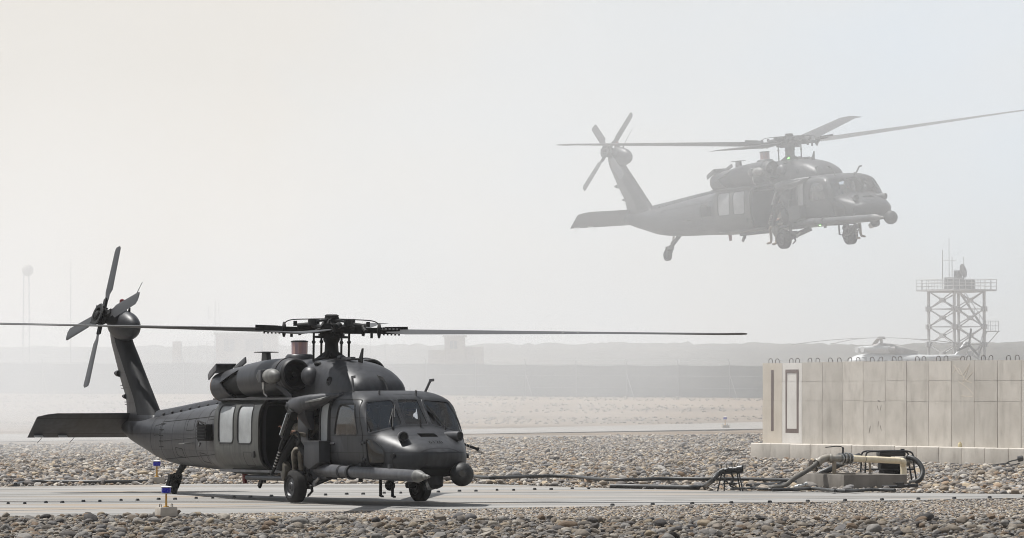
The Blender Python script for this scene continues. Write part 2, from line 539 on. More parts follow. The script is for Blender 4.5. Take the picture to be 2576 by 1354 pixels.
def gravel_mat():
    m = bpy.data.materials.new('fine_gravel'); n, l = nodes_of(m); b = n['Principled BSDF']
    b.inputs['Roughness'].default_value = 0.9; b.inputs['Specular IOR Level'].default_value = 0.2
    t = n.new('ShaderNodeTexCoord')
    v = n.new('ShaderNodeTexVoronoi'); v.inputs['Scale'].default_value = 16; l.new(t.outputs['Object'], v.inputs['Vector'])
    r = n.new('ShaderNodeValToRGB'); e = r.color_ramp.elements
    e[0].position = 0.0; e[0].color = (0.085, 0.08, 0.073, 1)
    e[1].position = 1.0; e[1].color = (0.31, 0.285, 0.255, 1)
    q = e.new(0.45); q.color = (0.19, 0.172, 0.153, 1)
    sp = n.new('ShaderNodeSeparateColor'); l.new(v.outputs['Color'], sp.inputs[0]); l.new(sp.outputs[0], r.inputs[0])
    z = n.new('ShaderNodeTexNoise'); z.inputs['Scale'].default_value = 0.22; z.inputs['Detail'].default_value = 6; l.new(t.outputs['Object'], z.inputs[0])
    r2 = n.new('ShaderNodeValToRGB'); e2 = r2.color_ramp.elements
    e2[0].position = 0.35; e2[0].color = (0.78, 0.76, 0.74, 1); e2[1].position = 0.68; e2[1].color = (1.15, 1.08, 1.0, 1)
    l.new(z.outputs[0], r2.inputs[0])
    mx = n.new('ShaderNodeMix'); mx.data_type = 'RGBA'; mx.blend_type = 'MULTIPLY'; mx.inputs[0].default_value = 1
    l.new(r.outputs[0], mx.inputs[6]); l.new(r2.outputs[0], mx.inputs[7]); l.new(mx.outputs[2], b.inputs['Base Color'])
    bp = n.new('ShaderNodeBump'); bp.inputs['Strength'].default_value = 1.0; bp.inputs['Distance'].default_value = 0.04; bp.invert = True
    l.new(v.outputs['Distance'], bp.inputs['Height']); l.new(bp.outputs[0], b.inputs['Normal'])
    return m

def concrete_mat(name, base, stain, stretch, warm=True):
    m = bpy.data.materials.new(name); n, l = nodes_of(m); b = n['Principled BSDF']
    b.inputs['Roughness'].default_value = 0.8; b.inputs['Specular IOR Level'].default_value = 0.25
    t = n.new('ShaderNodeTexCoord')
    mp = n.new('ShaderNodeMapping'); mp.inputs['Scale'].default_value = stretch; l.new(t.outputs['Object'], mp.inputs[0])
    z = n.new('ShaderNodeTexNoise'); z.inputs['Scale'].default_value = 1.0; z.inputs['Detail'].default_value = 8; z.inputs['Roughness'].default_value = 0.62
    l.new(mp.outputs[0], z.inputs[0])
    r = n.new('ShaderNodeValToRGB'); e = r.color_ramp.elements
    e[0].position = 0.30; e[0].color = (*stain, 1); e[1].position = 0.62; e[1].color = (*base, 1)
    l.new(z.outputs[0], r.inputs[0]); col = r.outputs[0]
    if warm:   # tan dust blown over the slab
        mp2 = n.new('ShaderNodeMapping'); mp2.inputs['Scale'].default_value = (0.16, 0.5, 1); mp2.inputs['Location'].default_value = (3.7, 1.3, 0)
        l.new(t.outputs['Object'], mp2.inputs[0])
        z2 = n.new('ShaderNodeTexNoise'); z2.inputs['Scale'].default_value = 1.0; z2.inputs['Detail'].default_value = 5; l.new(mp2.outputs[0], z2.inputs[0])
        mp4 = n.new('ShaderNodeMapping'); mp4.inputs['Scale'].default_value = (0.22, 2.2, 1); mp4.inputs['Location'].default_value = (9.1, 4.3, 0); l.new(t.outputs['Object'], mp4.inputs[0])
        z4 = n.new('ShaderNodeTexNoise'); z4.inputs['Scale'].default_value = 1.0; z4.inputs['Detail'].default_value = 6; l.new(mp4.outputs[0], z4.inputs[0])
        r4 = n.new('ShaderNodeValToRGB'); e4 = r4.color_ramp.elements; e4[0].position = 0.56; e4[0].color = (1, 1, 1, 1); e4[1].position = 0.72; e4[1].color = (0.55, 0.53, 0.51, 1); l.new(z4.outputs[0], r4.inputs[0])
        m4 = n.new('ShaderNodeMix'); m4.data_type = 'RGBA'; m4.blend_type = 'MULTIPLY'; m4.inputs[0].default_value = 1; l.new(col, m4.inputs[6]); l.new(r4.outputs[0], m4.inputs[7]); col = m4.outputs[2]
        r2 = n.new('ShaderNodeValToRGB'); e2 = r2.color_ramp.elements
        e2[0].position = 0.52; e2[0].color = (0, 0, 0, 1); e2[1].position = 0.68; e2[1].color = (1, 1, 1, 1)
        l.new(z2.outputs[0], r2.inputs[0])
        mx = n.new('ShaderNodeMix'); mx.data_type = 'RGBA'
        l.new(r2.outputs[0], mx.inputs[0]); l.new(col, mx.inputs[6]); mx.inputs[7].default_value = (0.25, 0.20, 0.15, 1)
        col = mx.outputs[2]
    l.new(col, b.inputs['Base Color'])
    z3 = n.new('ShaderNodeTexNoise'); z3.inputs['Scale'].default_value = 9; z3.inputs['Detail'].default_value = 6; l.new(t.outputs['Object'], z3.inputs[0])
    bp = n.new('ShaderNodeBump'); bp.inputs['Strength'].default_value = 0.3; bp.inputs['Distance'].default_value = 0.01
    l.new(z3.outputs[0], bp.inputs['Height']); l.new(bp.outputs[0], b.inputs['Normal'])
    return m

def stone_mat(name, dark=1.0, sat=1.0):
    m = bpy.data.materials.new(name); n, l = nodes_of(m); b = n['Principled BSDF']
    b.inputs['Roughness'].default_value = 0.82; b.inputs['Specular IOR Level'].default_value = 0.25
    oi = n.new('ShaderNodeObjectInfo')
    r = n.new('ShaderNodeValToRGB'); r.color_ramp.interpolation = 'CONSTANT'; e = r.color_ramp.elements
    cols = [(0.19, 0.165, 0.14), (0.36, 0.31, 0.255), (0.27, 0.25, 0.23), (0.42, 0.34, 0.24), (0.21, 0.20, 0.195), (0.31, 0.26, 0.205), (0.09, 0.083, 0.08), (0.40, 0.375, 0.345), (0.28, 0.20, 0.135), (0.145, 0.13, 0.12), (0.33, 0.31, 0.285), (0.24, 0.195, 0.15), (0.50, 0.45, 0.38), (0.17, 0.16, 0.155)]
    e[0].position = 0; e[0].color = (*[c * dark for c in cols[0]], 1); e[1].position = 1; e[1].color = (*[c * dark for c in cols[-1]], 1)
    for i, c in enumerate(cols[1:-1], 1):
        q = e.new(i / (len(cols) - 1)); q.color = (*[k * dark for k in c], 1)
    l.new(oi.outputs['Random'], r.inputs[0])
    t = n.new('ShaderNodeTexCoord'); z = n.new('ShaderNodeTexNoise'); z.inputs['Scale'].default_value = 2.4; z.inputs['Detail'].default_value = 7; l.new(t.outputs['Object'], z.inputs[0])
    mr = n.new('ShaderNodeMapRange'); mr.inputs['From Min'].default_value = 0.3; mr.inputs['From Max'].default_value = 0.7; mr.inputs['To Min'].default_value = 0.72; mr.inputs['To Max'].default_value = 1.25
    l.new(z.outputs[0], mr.inputs[0])
    mx = n.new('ShaderNodeMix'); mx.data_type = 'RGBA'; mx.blend_type = 'MULTIPLY'; mx.inputs[0].default_value = 1
    l.new(r.outputs[0], mx.inputs[6]); l.new(mr.outputs[0], mx.inputs[7]); l.new(mx.outputs[2], b.inputs['Base Color'])
    bp = n.new('ShaderNodeBump'); bp.inputs['Strength'].default_value = 0.4; bp.inputs['Distance'].default_value = 0.05
    l.new(z.outputs[0], bp.inputs['Height']); l.new(bp.outputs[0], b.inputs['Normal'])
    return m

M['field'] = field_mat()
M['gravel'] = gravel_mat()
M['pad'] = concrete_mat('pad_concrete', (0.265, 0.26, 0.25), (0.115, 0.108, 0.098), (0.10, 0.75, 1))
M['road'] = concrete_mat('pale_road', (0.235, 0.222, 0.205), (0.18, 0.168, 0.15), (0.05, 0.2, 1), warm=False)
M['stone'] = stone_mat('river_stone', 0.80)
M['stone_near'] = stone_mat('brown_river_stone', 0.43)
M['pebble'] = stone_mat('gravel_stone', 0.78)

# terrain sheet
ys = [-400, -60, 0, 40, 80, 120, 160, 200, 240, 270, 285] + [290 + 4 * i for i in range(26)] + [400, 430, 470, 520, 580, 650, 730, 820, 920, 1030, 1150, 1300, 1500, 1800, 2200, 3000, 4500, 9000]
xs = [-6000, -2500, -1000, -500, -250, -150] + [-100 + 4 * i for i in range(51)] + [150, 250, 500, 1000, 2500, 6000]
tb = MB()
tb.v = [(x, y, ground_z(x, y)) for y in ys for x in xs]
nx = len(xs)
tb.f = [(j * nx + i, j * nx + i + 1, (j + 1) * nx + i + 1, (j + 1) * nx + i) for j in range(len(ys) - 1) for i in range(nx - 1)]
tb.m = [0] * len(tb.f)
terrain = tb.build('terrain', M['field'], smooth=180, fix=False)
tag(terrain, 'dry tan field rising gently towards the far ridge', kind='structure')

def sheet(name, poly, z, mt, label, thick=0.0):
    mb = MB()
    if thick:
        mb.prism([(x, y, z - thick) for x, y in poly], (0, 0, thick))
    else:
        mb.add([(x, y, z) for x, y in poly], [tuple(range(len(poly)))])
    o = mb.build(name, mt, smooth=30)
    return tag(o, label, kind='structure')

gravel = sheet('gravel_ground', [(-120, 20), (120, 20), (120, 268), (40, 258), (0, 238), (-40, 214), (-120, 170)], 0.006, M['gravel'], 'fine grey gravel ground around the landing pad')

# landing pad: near edge runs away to the right, far edge closes in on it
def gp(u, v): return at(u, v, gd(v))
def xy(p): return (p.x, p.y)
PAD_NEAR = [(-13.0, 74.8), (-9.6, 76.6), (-5.85, 78.9), (1.13, 84.2), (10.45, 91.7), (16.0, 96.1), (30.0, 107.2)]
PAD_FAR = [(30.0, 108.5), (16.0, 97.6), (10.8, 95.0), (5.6, 97.9), (2.2, 100.9), (-0.87, 106.4), (-7.4, 106.0), (-11.7, 102.6), (-20, 99.5), (-40, 96), (-40, 74.0)]
pad = sheet('landing_pad', PAD_NEAR + PAD_FAR, 0.025, M['pad'], 'pale concrete landing pad with tan dust streaks', thick=0.05)
# grooves between the cast slabs of the pad
M['joint'] = mat('joint_filler', (0.10, 0.095, 0.09), (0.16, 0.15, 0.14), 3, 0.9)
jb = MB()
for (a, b) in (((-30, 90.8), (1.0, 96.6)), ((-14, 78.0), (4.0, 90.6)), ((3.0, 89.0), (10.5, 93.3))):
    dx, dy = b[0] - a[0], b[1] - a[1]; L = math.hypot(dx, dy); nx_, ny_ = -dy / L * 0.05, dx / L * 0.05
    jb.add([(a[0] - nx_, a[1] - ny_, 0.029), (b[0] - nx_, b[1] - ny_, 0.029), (b[0] + nx_, b[1] + ny_, 0.029), (a[0] + nx_, a[1] + ny_, 0.029)], [(0, 1, 2, 3)])
jb.build('slab_joint', M['joint'], pad)
eb = MB()  # shadow line of the near pad edge, laid in as a flat dark strip
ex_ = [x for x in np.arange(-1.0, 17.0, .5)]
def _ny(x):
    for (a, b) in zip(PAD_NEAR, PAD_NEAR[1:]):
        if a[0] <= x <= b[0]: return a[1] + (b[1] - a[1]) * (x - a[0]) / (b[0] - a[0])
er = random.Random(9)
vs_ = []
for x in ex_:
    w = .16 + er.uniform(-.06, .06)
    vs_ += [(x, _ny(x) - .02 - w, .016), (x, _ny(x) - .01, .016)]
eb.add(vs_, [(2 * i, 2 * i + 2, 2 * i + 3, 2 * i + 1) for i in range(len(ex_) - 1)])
eb.build('edge_shade_strip', mat('painted_edge_shade', (.03, .027, .024), (.06, .054, .048), 3, .95), pad)

road = sheet('far_road', [(-130, 158), (-60, 182), (-22, 204), (-4, 240), (16, 275), (40, 300), (90, 330), (90, 346), (40, 315), (14, 290), (-7, 262), (-27, 244), (-62, 222), (-130, 196)], 0.016, M['road'], 'pale dusty road crossing behind the landing pad')
# the far end of the road lies on the rising field: follow it
for v in road.data.vertices:
    v.co.z = terr(v.co.y) + 0.03

# ------------------------------------------------------------------ stones
rng = random.Random(7)
def stone_mesh(i):
    bm = bmesh.new()
    bmesh.ops.create_icosphere(bm, subdivisions=2, radius=0.5)
    rr = random.Random(100 + i)
    sx, sy, sz = rr.uniform(0.8, 1.25), rr.uniform(0.55, 0.9), rr.uniform(0.34, 0.66)
    off = Vector((i * 7.3, i * 3.1, 0))
    for v in bm.verts:
        p = v.co.copy()
        k = 1 + 0.42 * mnoise.noise(p * 1.4 + off) + 0.26 * mnoise.noise(p * 3.2 + off)
        v.co = Vector((p.x * sx * k, p.y * sy * k, p.z * sz * k))
    me = bpy.data.meshes.new('stone')
    bm.to_mesh(me); bm.free()
    finish(me, 75 if i % 3 else 38)
    return me
STONES = [stone_mesh(i) for i in range(18)]
for s in STONES: s.materials.append(M['stone'])
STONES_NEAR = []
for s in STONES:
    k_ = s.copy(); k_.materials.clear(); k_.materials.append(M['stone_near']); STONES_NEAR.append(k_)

def pad_near_y(x):
    for (a, b) in zip(PAD_NEAR, PAD_NEAR[1:]):
        if a[0] <= x <= b[0]: return a[1] + (b[1] - a[1]) * (x - a[0]) / (b[0] - a[0])
    return 74.5 if x < 0 else 110
_far = sorted([p for p in PAD_FAR if p != (-40, 74.0)])
def pad_far_y(x):
    for (a, b) in zip(_far, _far[1:]):
        if a[0] <= x <= b[0]: return a[1] + (b[1] - a[1]) * (x - a[0]) / (b[0] - a[0])
    return 100

def gravel_line(x):   # where the foreground stones give way to gravel
    base = 76.0 + 0.5 * mnoise.noise(Vector((x * 0.6, 0, 3)))
    if x < -5.4: return pad_near_y(x) - 0.1
    return min(base + max(0, (-4.6 - x)) * 2, pad_near_y(x) - 0.5)

def scatter(name, pts, mt, meshes, parent, label):
    """points (x, y, z, size, seed) drawn as instanced stones: one mass of stones nobody could count"""
    me = bpy.data.meshes.new(name)
    me.from_pydata([(p[0], p[1], p[2]) for p in pts], [], [])
    a = me.attributes.new('size', 'FLOAT', 'POINT'); a.data.foreach_set('value', [p[3] for p in pts])
    r = me.attributes.new('turn', 'FLOAT_VECTOR', 'POINT')
    rr = random.Random(5)
    r.data.foreach_set('vector', [c for p in pts for c in (rr.uniform(-0.5, 0.5), rr.uniform(-0.5, 0.5), rr.uniform(0, 6.28))])
    o = bpy.data.objects.new(name, me); COL.objects.link(o)
    o.parent = parent
    cl = bpy.data.collections.new(name + '_shapes')
    for k in meshes:
        k2 = k.copy(); k2.materials.clear(); k2.materials.append(mt)
        cl.objects.link(bpy.data.objects.new('stone_shape', k2))
    ng = bpy.data.node_groups.new(name + '_scatter', 'GeometryNodeTree')
    ng.interface.new_socket('Geometry', in_out='INPUT', socket_type='NodeSocketGeometry')
    ng.interface.new_socket('Geometry', in_out='OUTPUT', socket_type='NodeSocketGeometry')
    N, L = ng.nodes, ng.links
    gi, go = N.new('NodeGroupInput'), N.new('NodeGroupOutput')
    ci = N.new('GeometryNodeCollectionInfo'); ci.inputs[0].default_value = cl; ci.inputs['Separate Children'].default_value = True; ci.inputs['Reset Children'].default_value = True
    ip = N.new('GeometryNodeInstanceOnPoints'); ip.inputs['Pick Instance'].default_value = True
    at1 = N.new('GeometryNodeInputNamedAttribute'); at1.data_type = 'FLOAT'; at1.inputs[0].default_value = 'size'
    at2 = N.new('GeometryNodeInputNamedAttribute'); at2.data_type = 'FLOAT_VECTOR'; at2.inputs[0].default_value = 'turn'
    L.new(gi.outputs[0], ip.inputs['Points']); L.new(ci.outputs[0], ip.inputs['Instance'])
    L.new(at1.outputs['Attribute'], ip.inputs['Scale']); L.new(at2.outputs['Attribute'], ip.inputs['Rotation'])
    L.new(ip.outputs[0], go.inputs[0])
    md = o.modifiers.new('scatter', 'NODES'); md.node_group = ng
    tag(o, label, kind='stuff')
    return o

# foreground bed
bed = sheet('stone_bed', [(-12, 60), (12, 60), (12, 75.6), (-5.4, 75.6), (-5.4, 78.6), (-12, 74.6)], 0.011, M['gravel'], 'bed of loose river stones in front of the pad')
cand = []
for _ in range(24000):
    x, y = rng.uniform(-10.5, 10.5), rng.uniform(61.5, 81)
    if y > gravel_line(x): continue
    s = min(0.28, 0.045 + rng.expovariate(1 / 0.033))
    cand.append((x, y, s))
cand.sort(key=lambda c: -c[2] * (1.0 if c[1] > 66.2 and abs(c[0]) < c[1] * 0.1155 else 0.2))
indiv, rest = cand[:290], cand[290:]
for i, (x, y, s) in enumerate(indiv):
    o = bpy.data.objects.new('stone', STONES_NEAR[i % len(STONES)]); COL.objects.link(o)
    o.location = (x, y, 0.011 + s * 0.19); o.scale = (s, s, s)
    o.rotation_euler = (rng.uniform(-.45, .45), rng.uniform(-.45, .45), rng.uniform(0, 6.28)); o.parent = bed
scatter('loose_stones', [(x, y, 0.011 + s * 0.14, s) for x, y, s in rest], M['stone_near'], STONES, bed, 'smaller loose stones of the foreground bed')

# gravel grains between the stones and the pad
gr = []
for _ in range(15000):
    x = rng.uniform(-6.2, 11.8); y0, y1 = gravel_line(x), pad_near_y(x)
    if y1 <= y0 - 0.3: continue
    y = rng.uniform(y0 - 0.4, y1 - 0.02)
    gr.append((x, y, 0.012, rng.uniform(0.03, 0.075)))
for _ in range(2500):      # spills over the pad edge on the left and among the stones
    x = rng.uniform(-10, 10); y = rng.uniform(66, gravel_line(x)); gr.append((x, y, 0.015, rng.uniform(0.03, 0.07)))
scatter('gravel_grains', gr, M['pebble'], STONES[:5], gravel, 'coarse grey gravel strip along the near pad edge')

# stones beyond the pad
far_bed = sheet('far_stone_bed', [(-40, 100), (-20, 100.0), (-11.7, 103), (-7.4, 106.4), (-0.87, 106.8), (2.2, 101.3), (5.6, 98.4), (10.8, 95.5), (16, 98), (30, 109.5), (36, 150), (34, 262), (20, 256), (0, 226), (-22, 192), (-40, 172)], 0.011, M['gravel'], 'wide bed of pale river stones beyond the pad')
fs = []
def in_view(x, y, m=2.0): return abs(x) < y * 0.1145 + m
for _ in range(200000):
    y = 95 + 165 * rng.random() ** 1.35
    x = rng.uniform(-32, 32)
    if not in_view(x, y): continue
    if y < pad_far_y(x) + 0.25: continue
    if y > 228 + x * 1.55 - 4: continue
    if x > 2 and y > 175 and rng.random() < .35: continue
    s = min(0.34, 0.055 + rng.expovariate(1 / 0.04)) * (1 if y < 125 else .85)
    fs.append((x, y, s))
fs.sort(key=lambda c: -c[2] / c[1])
near = [c for c in fs if c[1] < pad_far_y(c[0]) + 9]
near_i = near[:280]; ni = set(near_i)
for i, (x, y, s) in enumerate(near_i):
    o = bpy.data.objects.new('stone', STONES[i % len(STONES)]); COL.objects.link(o)
    o.location = (x, y, 0.011 + s * 0.17); o.scale = (s, s, s)
    o.rotation_euler = (rng.uniform(-.3, .3), rng.uniform(-.3, .3), rng.uniform(0, 6.28)); o.parent = far_bed
scatter('loose_stones', [(x, y, 0.011 + s * 0.15, s) for (x, y, s) in fs if (x, y, s) not in ni], M['stone'], STONES, far_bed, 'pale loose stones spread beyond the pad')

M['tuft'] = mat('dry_tuft', (0.09, 0.07, 0.05), (0.15, 0.118, 0.086), 3, 0.95)
tf = []
for _ in range(5200):
    y = rng.uniform(292, 372); x = rng.uniform(-.125, .125) * y
    if mnoise.noise(Vector((x * .03, y * .12, 5))) < -.05: continue
    tf.append((x, y, ground_z(x, y) + .02, rng.uniform(.1, .3)))
scatter('dry_tufts', tf, M['tuft'], STONES[:6], terrain, 'low dry tufts and clods over the rising field')
# ------------------------------------------------------------------ concrete blast wall
def barrier_mat(name, c1, c2, stain=(0.19, 0.168, 0.142)):
    m = mat(name, c1, c2, 1.6, 0.85, per_object=0.09, bump=0.25, bscale=14, lo=0.3, hi=0.7, spec=0.2)
    n, l = m.node_tree.nodes, m.node_tree.links
    b = n['Principled BSDF']
    src = b.inputs['Base Color'].links[0].from_socket
    t = n.new('ShaderNodeTexCoord'); oi = n.new('ShaderNodeObjectInfo')
    ad = n.new('ShaderNodeVectorMath'); ad.operation = 'MULTIPLY_ADD'
    ad.inputs[1].default_value = (2.4, 2.4, 0.95)
    cb = n.new('ShaderNodeCombineXYZ'); sc = n.new('ShaderNodeMath'); sc.operation = 'MULTIPLY'; sc.inputs[1].default_value = 40
    l.new(oi.outputs['Random'], sc.inputs[0]); l.new(sc.outputs[0], cb.inputs[0]); l.new(sc.outputs[0], cb.inputs[2])
    l.new(t.outputs['Object'], ad.inputs[0]); l.new(cb.outputs[0], ad.inputs[2])
    z = n.new('ShaderNodeTexNoise'); z.inputs['Scale'].default_value = 1.0; z.inputs['Detail'].default_value = 8; z.inputs['Roughness'].default_value = 0.6
    l.new(ad.outputs[0], z.inputs['Vector'])
    r = n.new('ShaderNodeValToRGB'); e = r.color_ramp.elements
    e[0].position = 0.50; e[0].color = (0, 0, 0, 1); e[1].position = 0.72; e[1].color = (0.45, 0.45, 0.45, 1)
    l.new(z.outputs['Fac'], r.inputs[0])
    mx = n.new('ShaderNodeMix'); mx.data_type = 'RGBA'
    l.new(r.outputs[0], mx.inputs[0]); l.new(src, mx.inputs[6]); mx.inputs[7].default_value = (*stain, 1)
    l.new(mx.outputs[2], b.inputs['Base Color'])
    return m
M['barrier'] = barrier_mat('precast_concrete', (0.385, 0.355, 0.312), (0.48, 0.447, 0.40))
M['barrier_cream'] = barrier_mat('cream_washed_concrete', (0.47, 0.42, 0.35), (0.53, 0.48, 0.41), (0.38, 0.335, 0.28))
M['barrier_white'] = barrier_mat('white_washed_concrete', (0.54, 0.515, 0.48), (0.60, 0.575, 0.54), (0.46, 0.43, 0.39))
M['numeral'] = mat('brown_stencil_paint', (0.10, 0.072, 0.062), (0.125, 0.09, 0.078), 5, 0.8)
M['smudge'] = mat('soot_smudge', (0.17, 0.15, 0.13), (0.23, 0.205, 0.175), 9, 0.9)
M['rebar'] = mat('rusty_rebar', (0.05, 0.042, 0.037), (0.09, 0.07, 0.055), 9, 0.8)

BW = 1.375
def barrier_mesh(k):
    rr = random.Random(50 + k)
    mb = MB()
    w0, w1 = 0.008, BW - 0.012 - rr.uniform(0, 0.006)
    j = lambda a=0.006: rr.uniform(-a, a)
    # foot with chamfered top, then three formwork lifts of the stem, each a little proud of the next
    prof = [(-0.45, -0.10), (-0.45 + j(), 0.505), (-0.425, 0.53), (0.69, 0.53), (0.69, -0.10)]
    mb.prism([(w0, y, z) for y, z in prof], (w1 - w0, 0, 0))
    a, b_ = 1.93 + j(0.01), 2.565 + j(0.01)
    top = 3.185 + j(0.012)
    for (z0, z1, p) in ((0.531, a - 0.005, 0.0), (a + 0.005, b_ - 0.005, 0.004 + j(0.003)), (b_ + 0.005, top, 0.007 + j(0.003))):
        mb.prism([(w0 + 0.002, p + 0.0, z0), (w1 - 0.002, p, z0), (w1 - 0.002, 0.24 - p, z0), (w0 + 0.002, 0.24 - p, z0)], (0, 0, z1 - z0))
    mb.box(((w0 + w1) / 2, 0.12, 1.85), (w1 - w0 - 0.06, 0.19, 2.62))
    return mb
wall_dir = -math.atan2(0.906, 0.42)
W0 = Vector((8.36, 150.0, 0.0)); WE = Vector((0.42, -0.906, 0)).normalized()
ordn = ['cream-washed concrete barrier painted with the numeral 1, at the open end of the wall',
        'white-washed concrete barrier painted with a brown outlined 0',
        'plain concrete barrier directly beside the white-washed panel with the 0']
place = ['third', 'fourth', 'fifth', 'sixth', 'seventh', 'eighth', 'ninth', 'tenth', 'eleventh', 'twelfth', 'thirteenth', 'fourteenth']
for k in range(14):
    rr = random.Random(80 + k)
    root = empty('blast_barrier', W0 + WE * BW * k + Vector((0, 0, rr.uniform(-0.006, 0.012))), wall_dir + rr.uniform(-0.004, 0.004))
    if k < 3: lab = ordn[k]
    else:
        lab = 'plain sand-grey concrete barrier, %s from the wall end painted 1' % place[k - 2]
    extra = {5: 'sand-grey concrete barrier with dark smudges, sixth from the wall end painted 1',
             8: 'sand-grey concrete barrier with dark blotches at mid height, ninth from the wall end painted 1',
             9: 'concrete barrier with pale scrawled marks near its top, tenth from the wall end'}
    lab = extra.get(k, lab)
    tag(root, lab, 'barrier', 'concrete barriers of the blast wall')
    mt = M['barrier_cream'] if k == 0 else M['barrier_white'] if k == 1 else M['barrier']
    mb = barrier_mesh(k)
    # foot stays bare concrete: a part of its own
    ft = MB(); ft.v, ft.f, ft.m = mb.v[:10], mb.f[:7], mb.m[:7]
    st = MB(); st.v = mb.v[10:]; st.f = [tuple(i - 10 for i in q) for q in mb.f[7:]]; st.m = mb.m[7:]
    ft.build('foot', M['barrier'], root, bevel=0.012)
    st.build('stem', mt, root)
    for s in ((0.30, 0.66) if k % 2 else (0.24, 0.6)):
        s = s * BW + rr.uniform(-0.08, 0.08)
        lb = MB()
        h = rr.uniform(0.125, 0.16); tl = rr.uniform(-0.03, 0.03)
        pts = [(s, 0.05, 3.15), (s, 0.05, 3.185 + h * 0.5)] + [(s + tl * math.sin(a), 0.12 - 0.07 * math.cos(a), 3.185 + h * 0.5 + 0.075 * math.sin(a)) for a in (0.4, 0.9, 1.57, 2.24, 2.74)] + [(s, 0.19, 3.185 + h * 0.5), (s, 0.19, 3.15)]
        lb.tube(pts, 0.013, 6)
        lb.build('lifting_loop', M['rebar'], root)
    if k == 0:
        nb = MB(); nb.box((0.505 * BW, -0.002, 1.944), (0.135 * BW, 0.003, 2.03)); nb.build('painted_numeral', M['numeral'], root)
    if k == 1:
        nb = MB(); y = -0.002
        nb.box((0.213 * BW, y, 1.915), (0.075 * BW, 0.003, 2.09)); nb.box((0.785 * BW, y, 1.915), (0.10 * BW, 0.003, 2.09))
        nb.box((0.4925 * BW, y, 2.905), (0.485 * BW, 0.003, 0.11)); nb.box((0.4925 * BW, y, 0.94), (0.485 * BW, 0.003, 0.14))
        nb.build('painted_numeral', M['numeral'], root)
    if k == 5:
        for (sx, sz, w, h, t) in ((0.72, 1.93, .2, .06, .2), (0.66, 1.72, .05, .2, -.5), (0.80, 1.72, .05, .22, .4), (0.28, 1.02, .07, .28, .4), (0.68, 1.2, .05, .22, .2), (0.8, 1.08, .05, .2, -.4)):
            nb = MB(); nb.ell((sx * BW, -0.0015, sz), (w / 2, 0.0015, h / 2), 10, 6, (0, t, 0))
            nb.build('smudge', M['smudge'], root)
    if k == 9:
        nb = MB()
        for pts in ([(0.1, 3.05), (0.45, 2.75), (0.8, 3.08), (0.5, 2.5), (0.95, 2.85)], [(0.3, 2.55), (0.7, 2.35), (0.95, 2.1), (0.4, 2.1)], [(0.05, 2.8), (0.3, 2.95), (0.6, 2.6), (0.9, 2.5)]):
            q = smooth_path([(a * BW, 0.0055, z) for a, z in pts], 6)
            for a, c in zip(q, q[1:]): nb.bar(a, c, 0.03, 0.006, up=(0, 1, 0))
        nb.build('scrawl', M['barrier_cream'], root)

jug_p = W0 + WE * BW * 9.72 + Vector((-0.906, -0.42, 0)) * 0.28
jug = MB(); jug.lathe((0, 0, 0.531), (0, 0, 1), [(0, 0.055), (0.01, 0.065), (0.09, 0.065), (0.12, 0.05), (0.13, 0.028), (0.16, 0.028)], 12)
jo = jug.build('plastic_jug', mat('cream_plastic', (0.62, 0.54, 0.33), (0.55, 0.47, 0.28), 6, 0.4)); jo.location = jug_p
tag(jo, 'small cream plastic jug standing on the barrier ledge', 'jug')

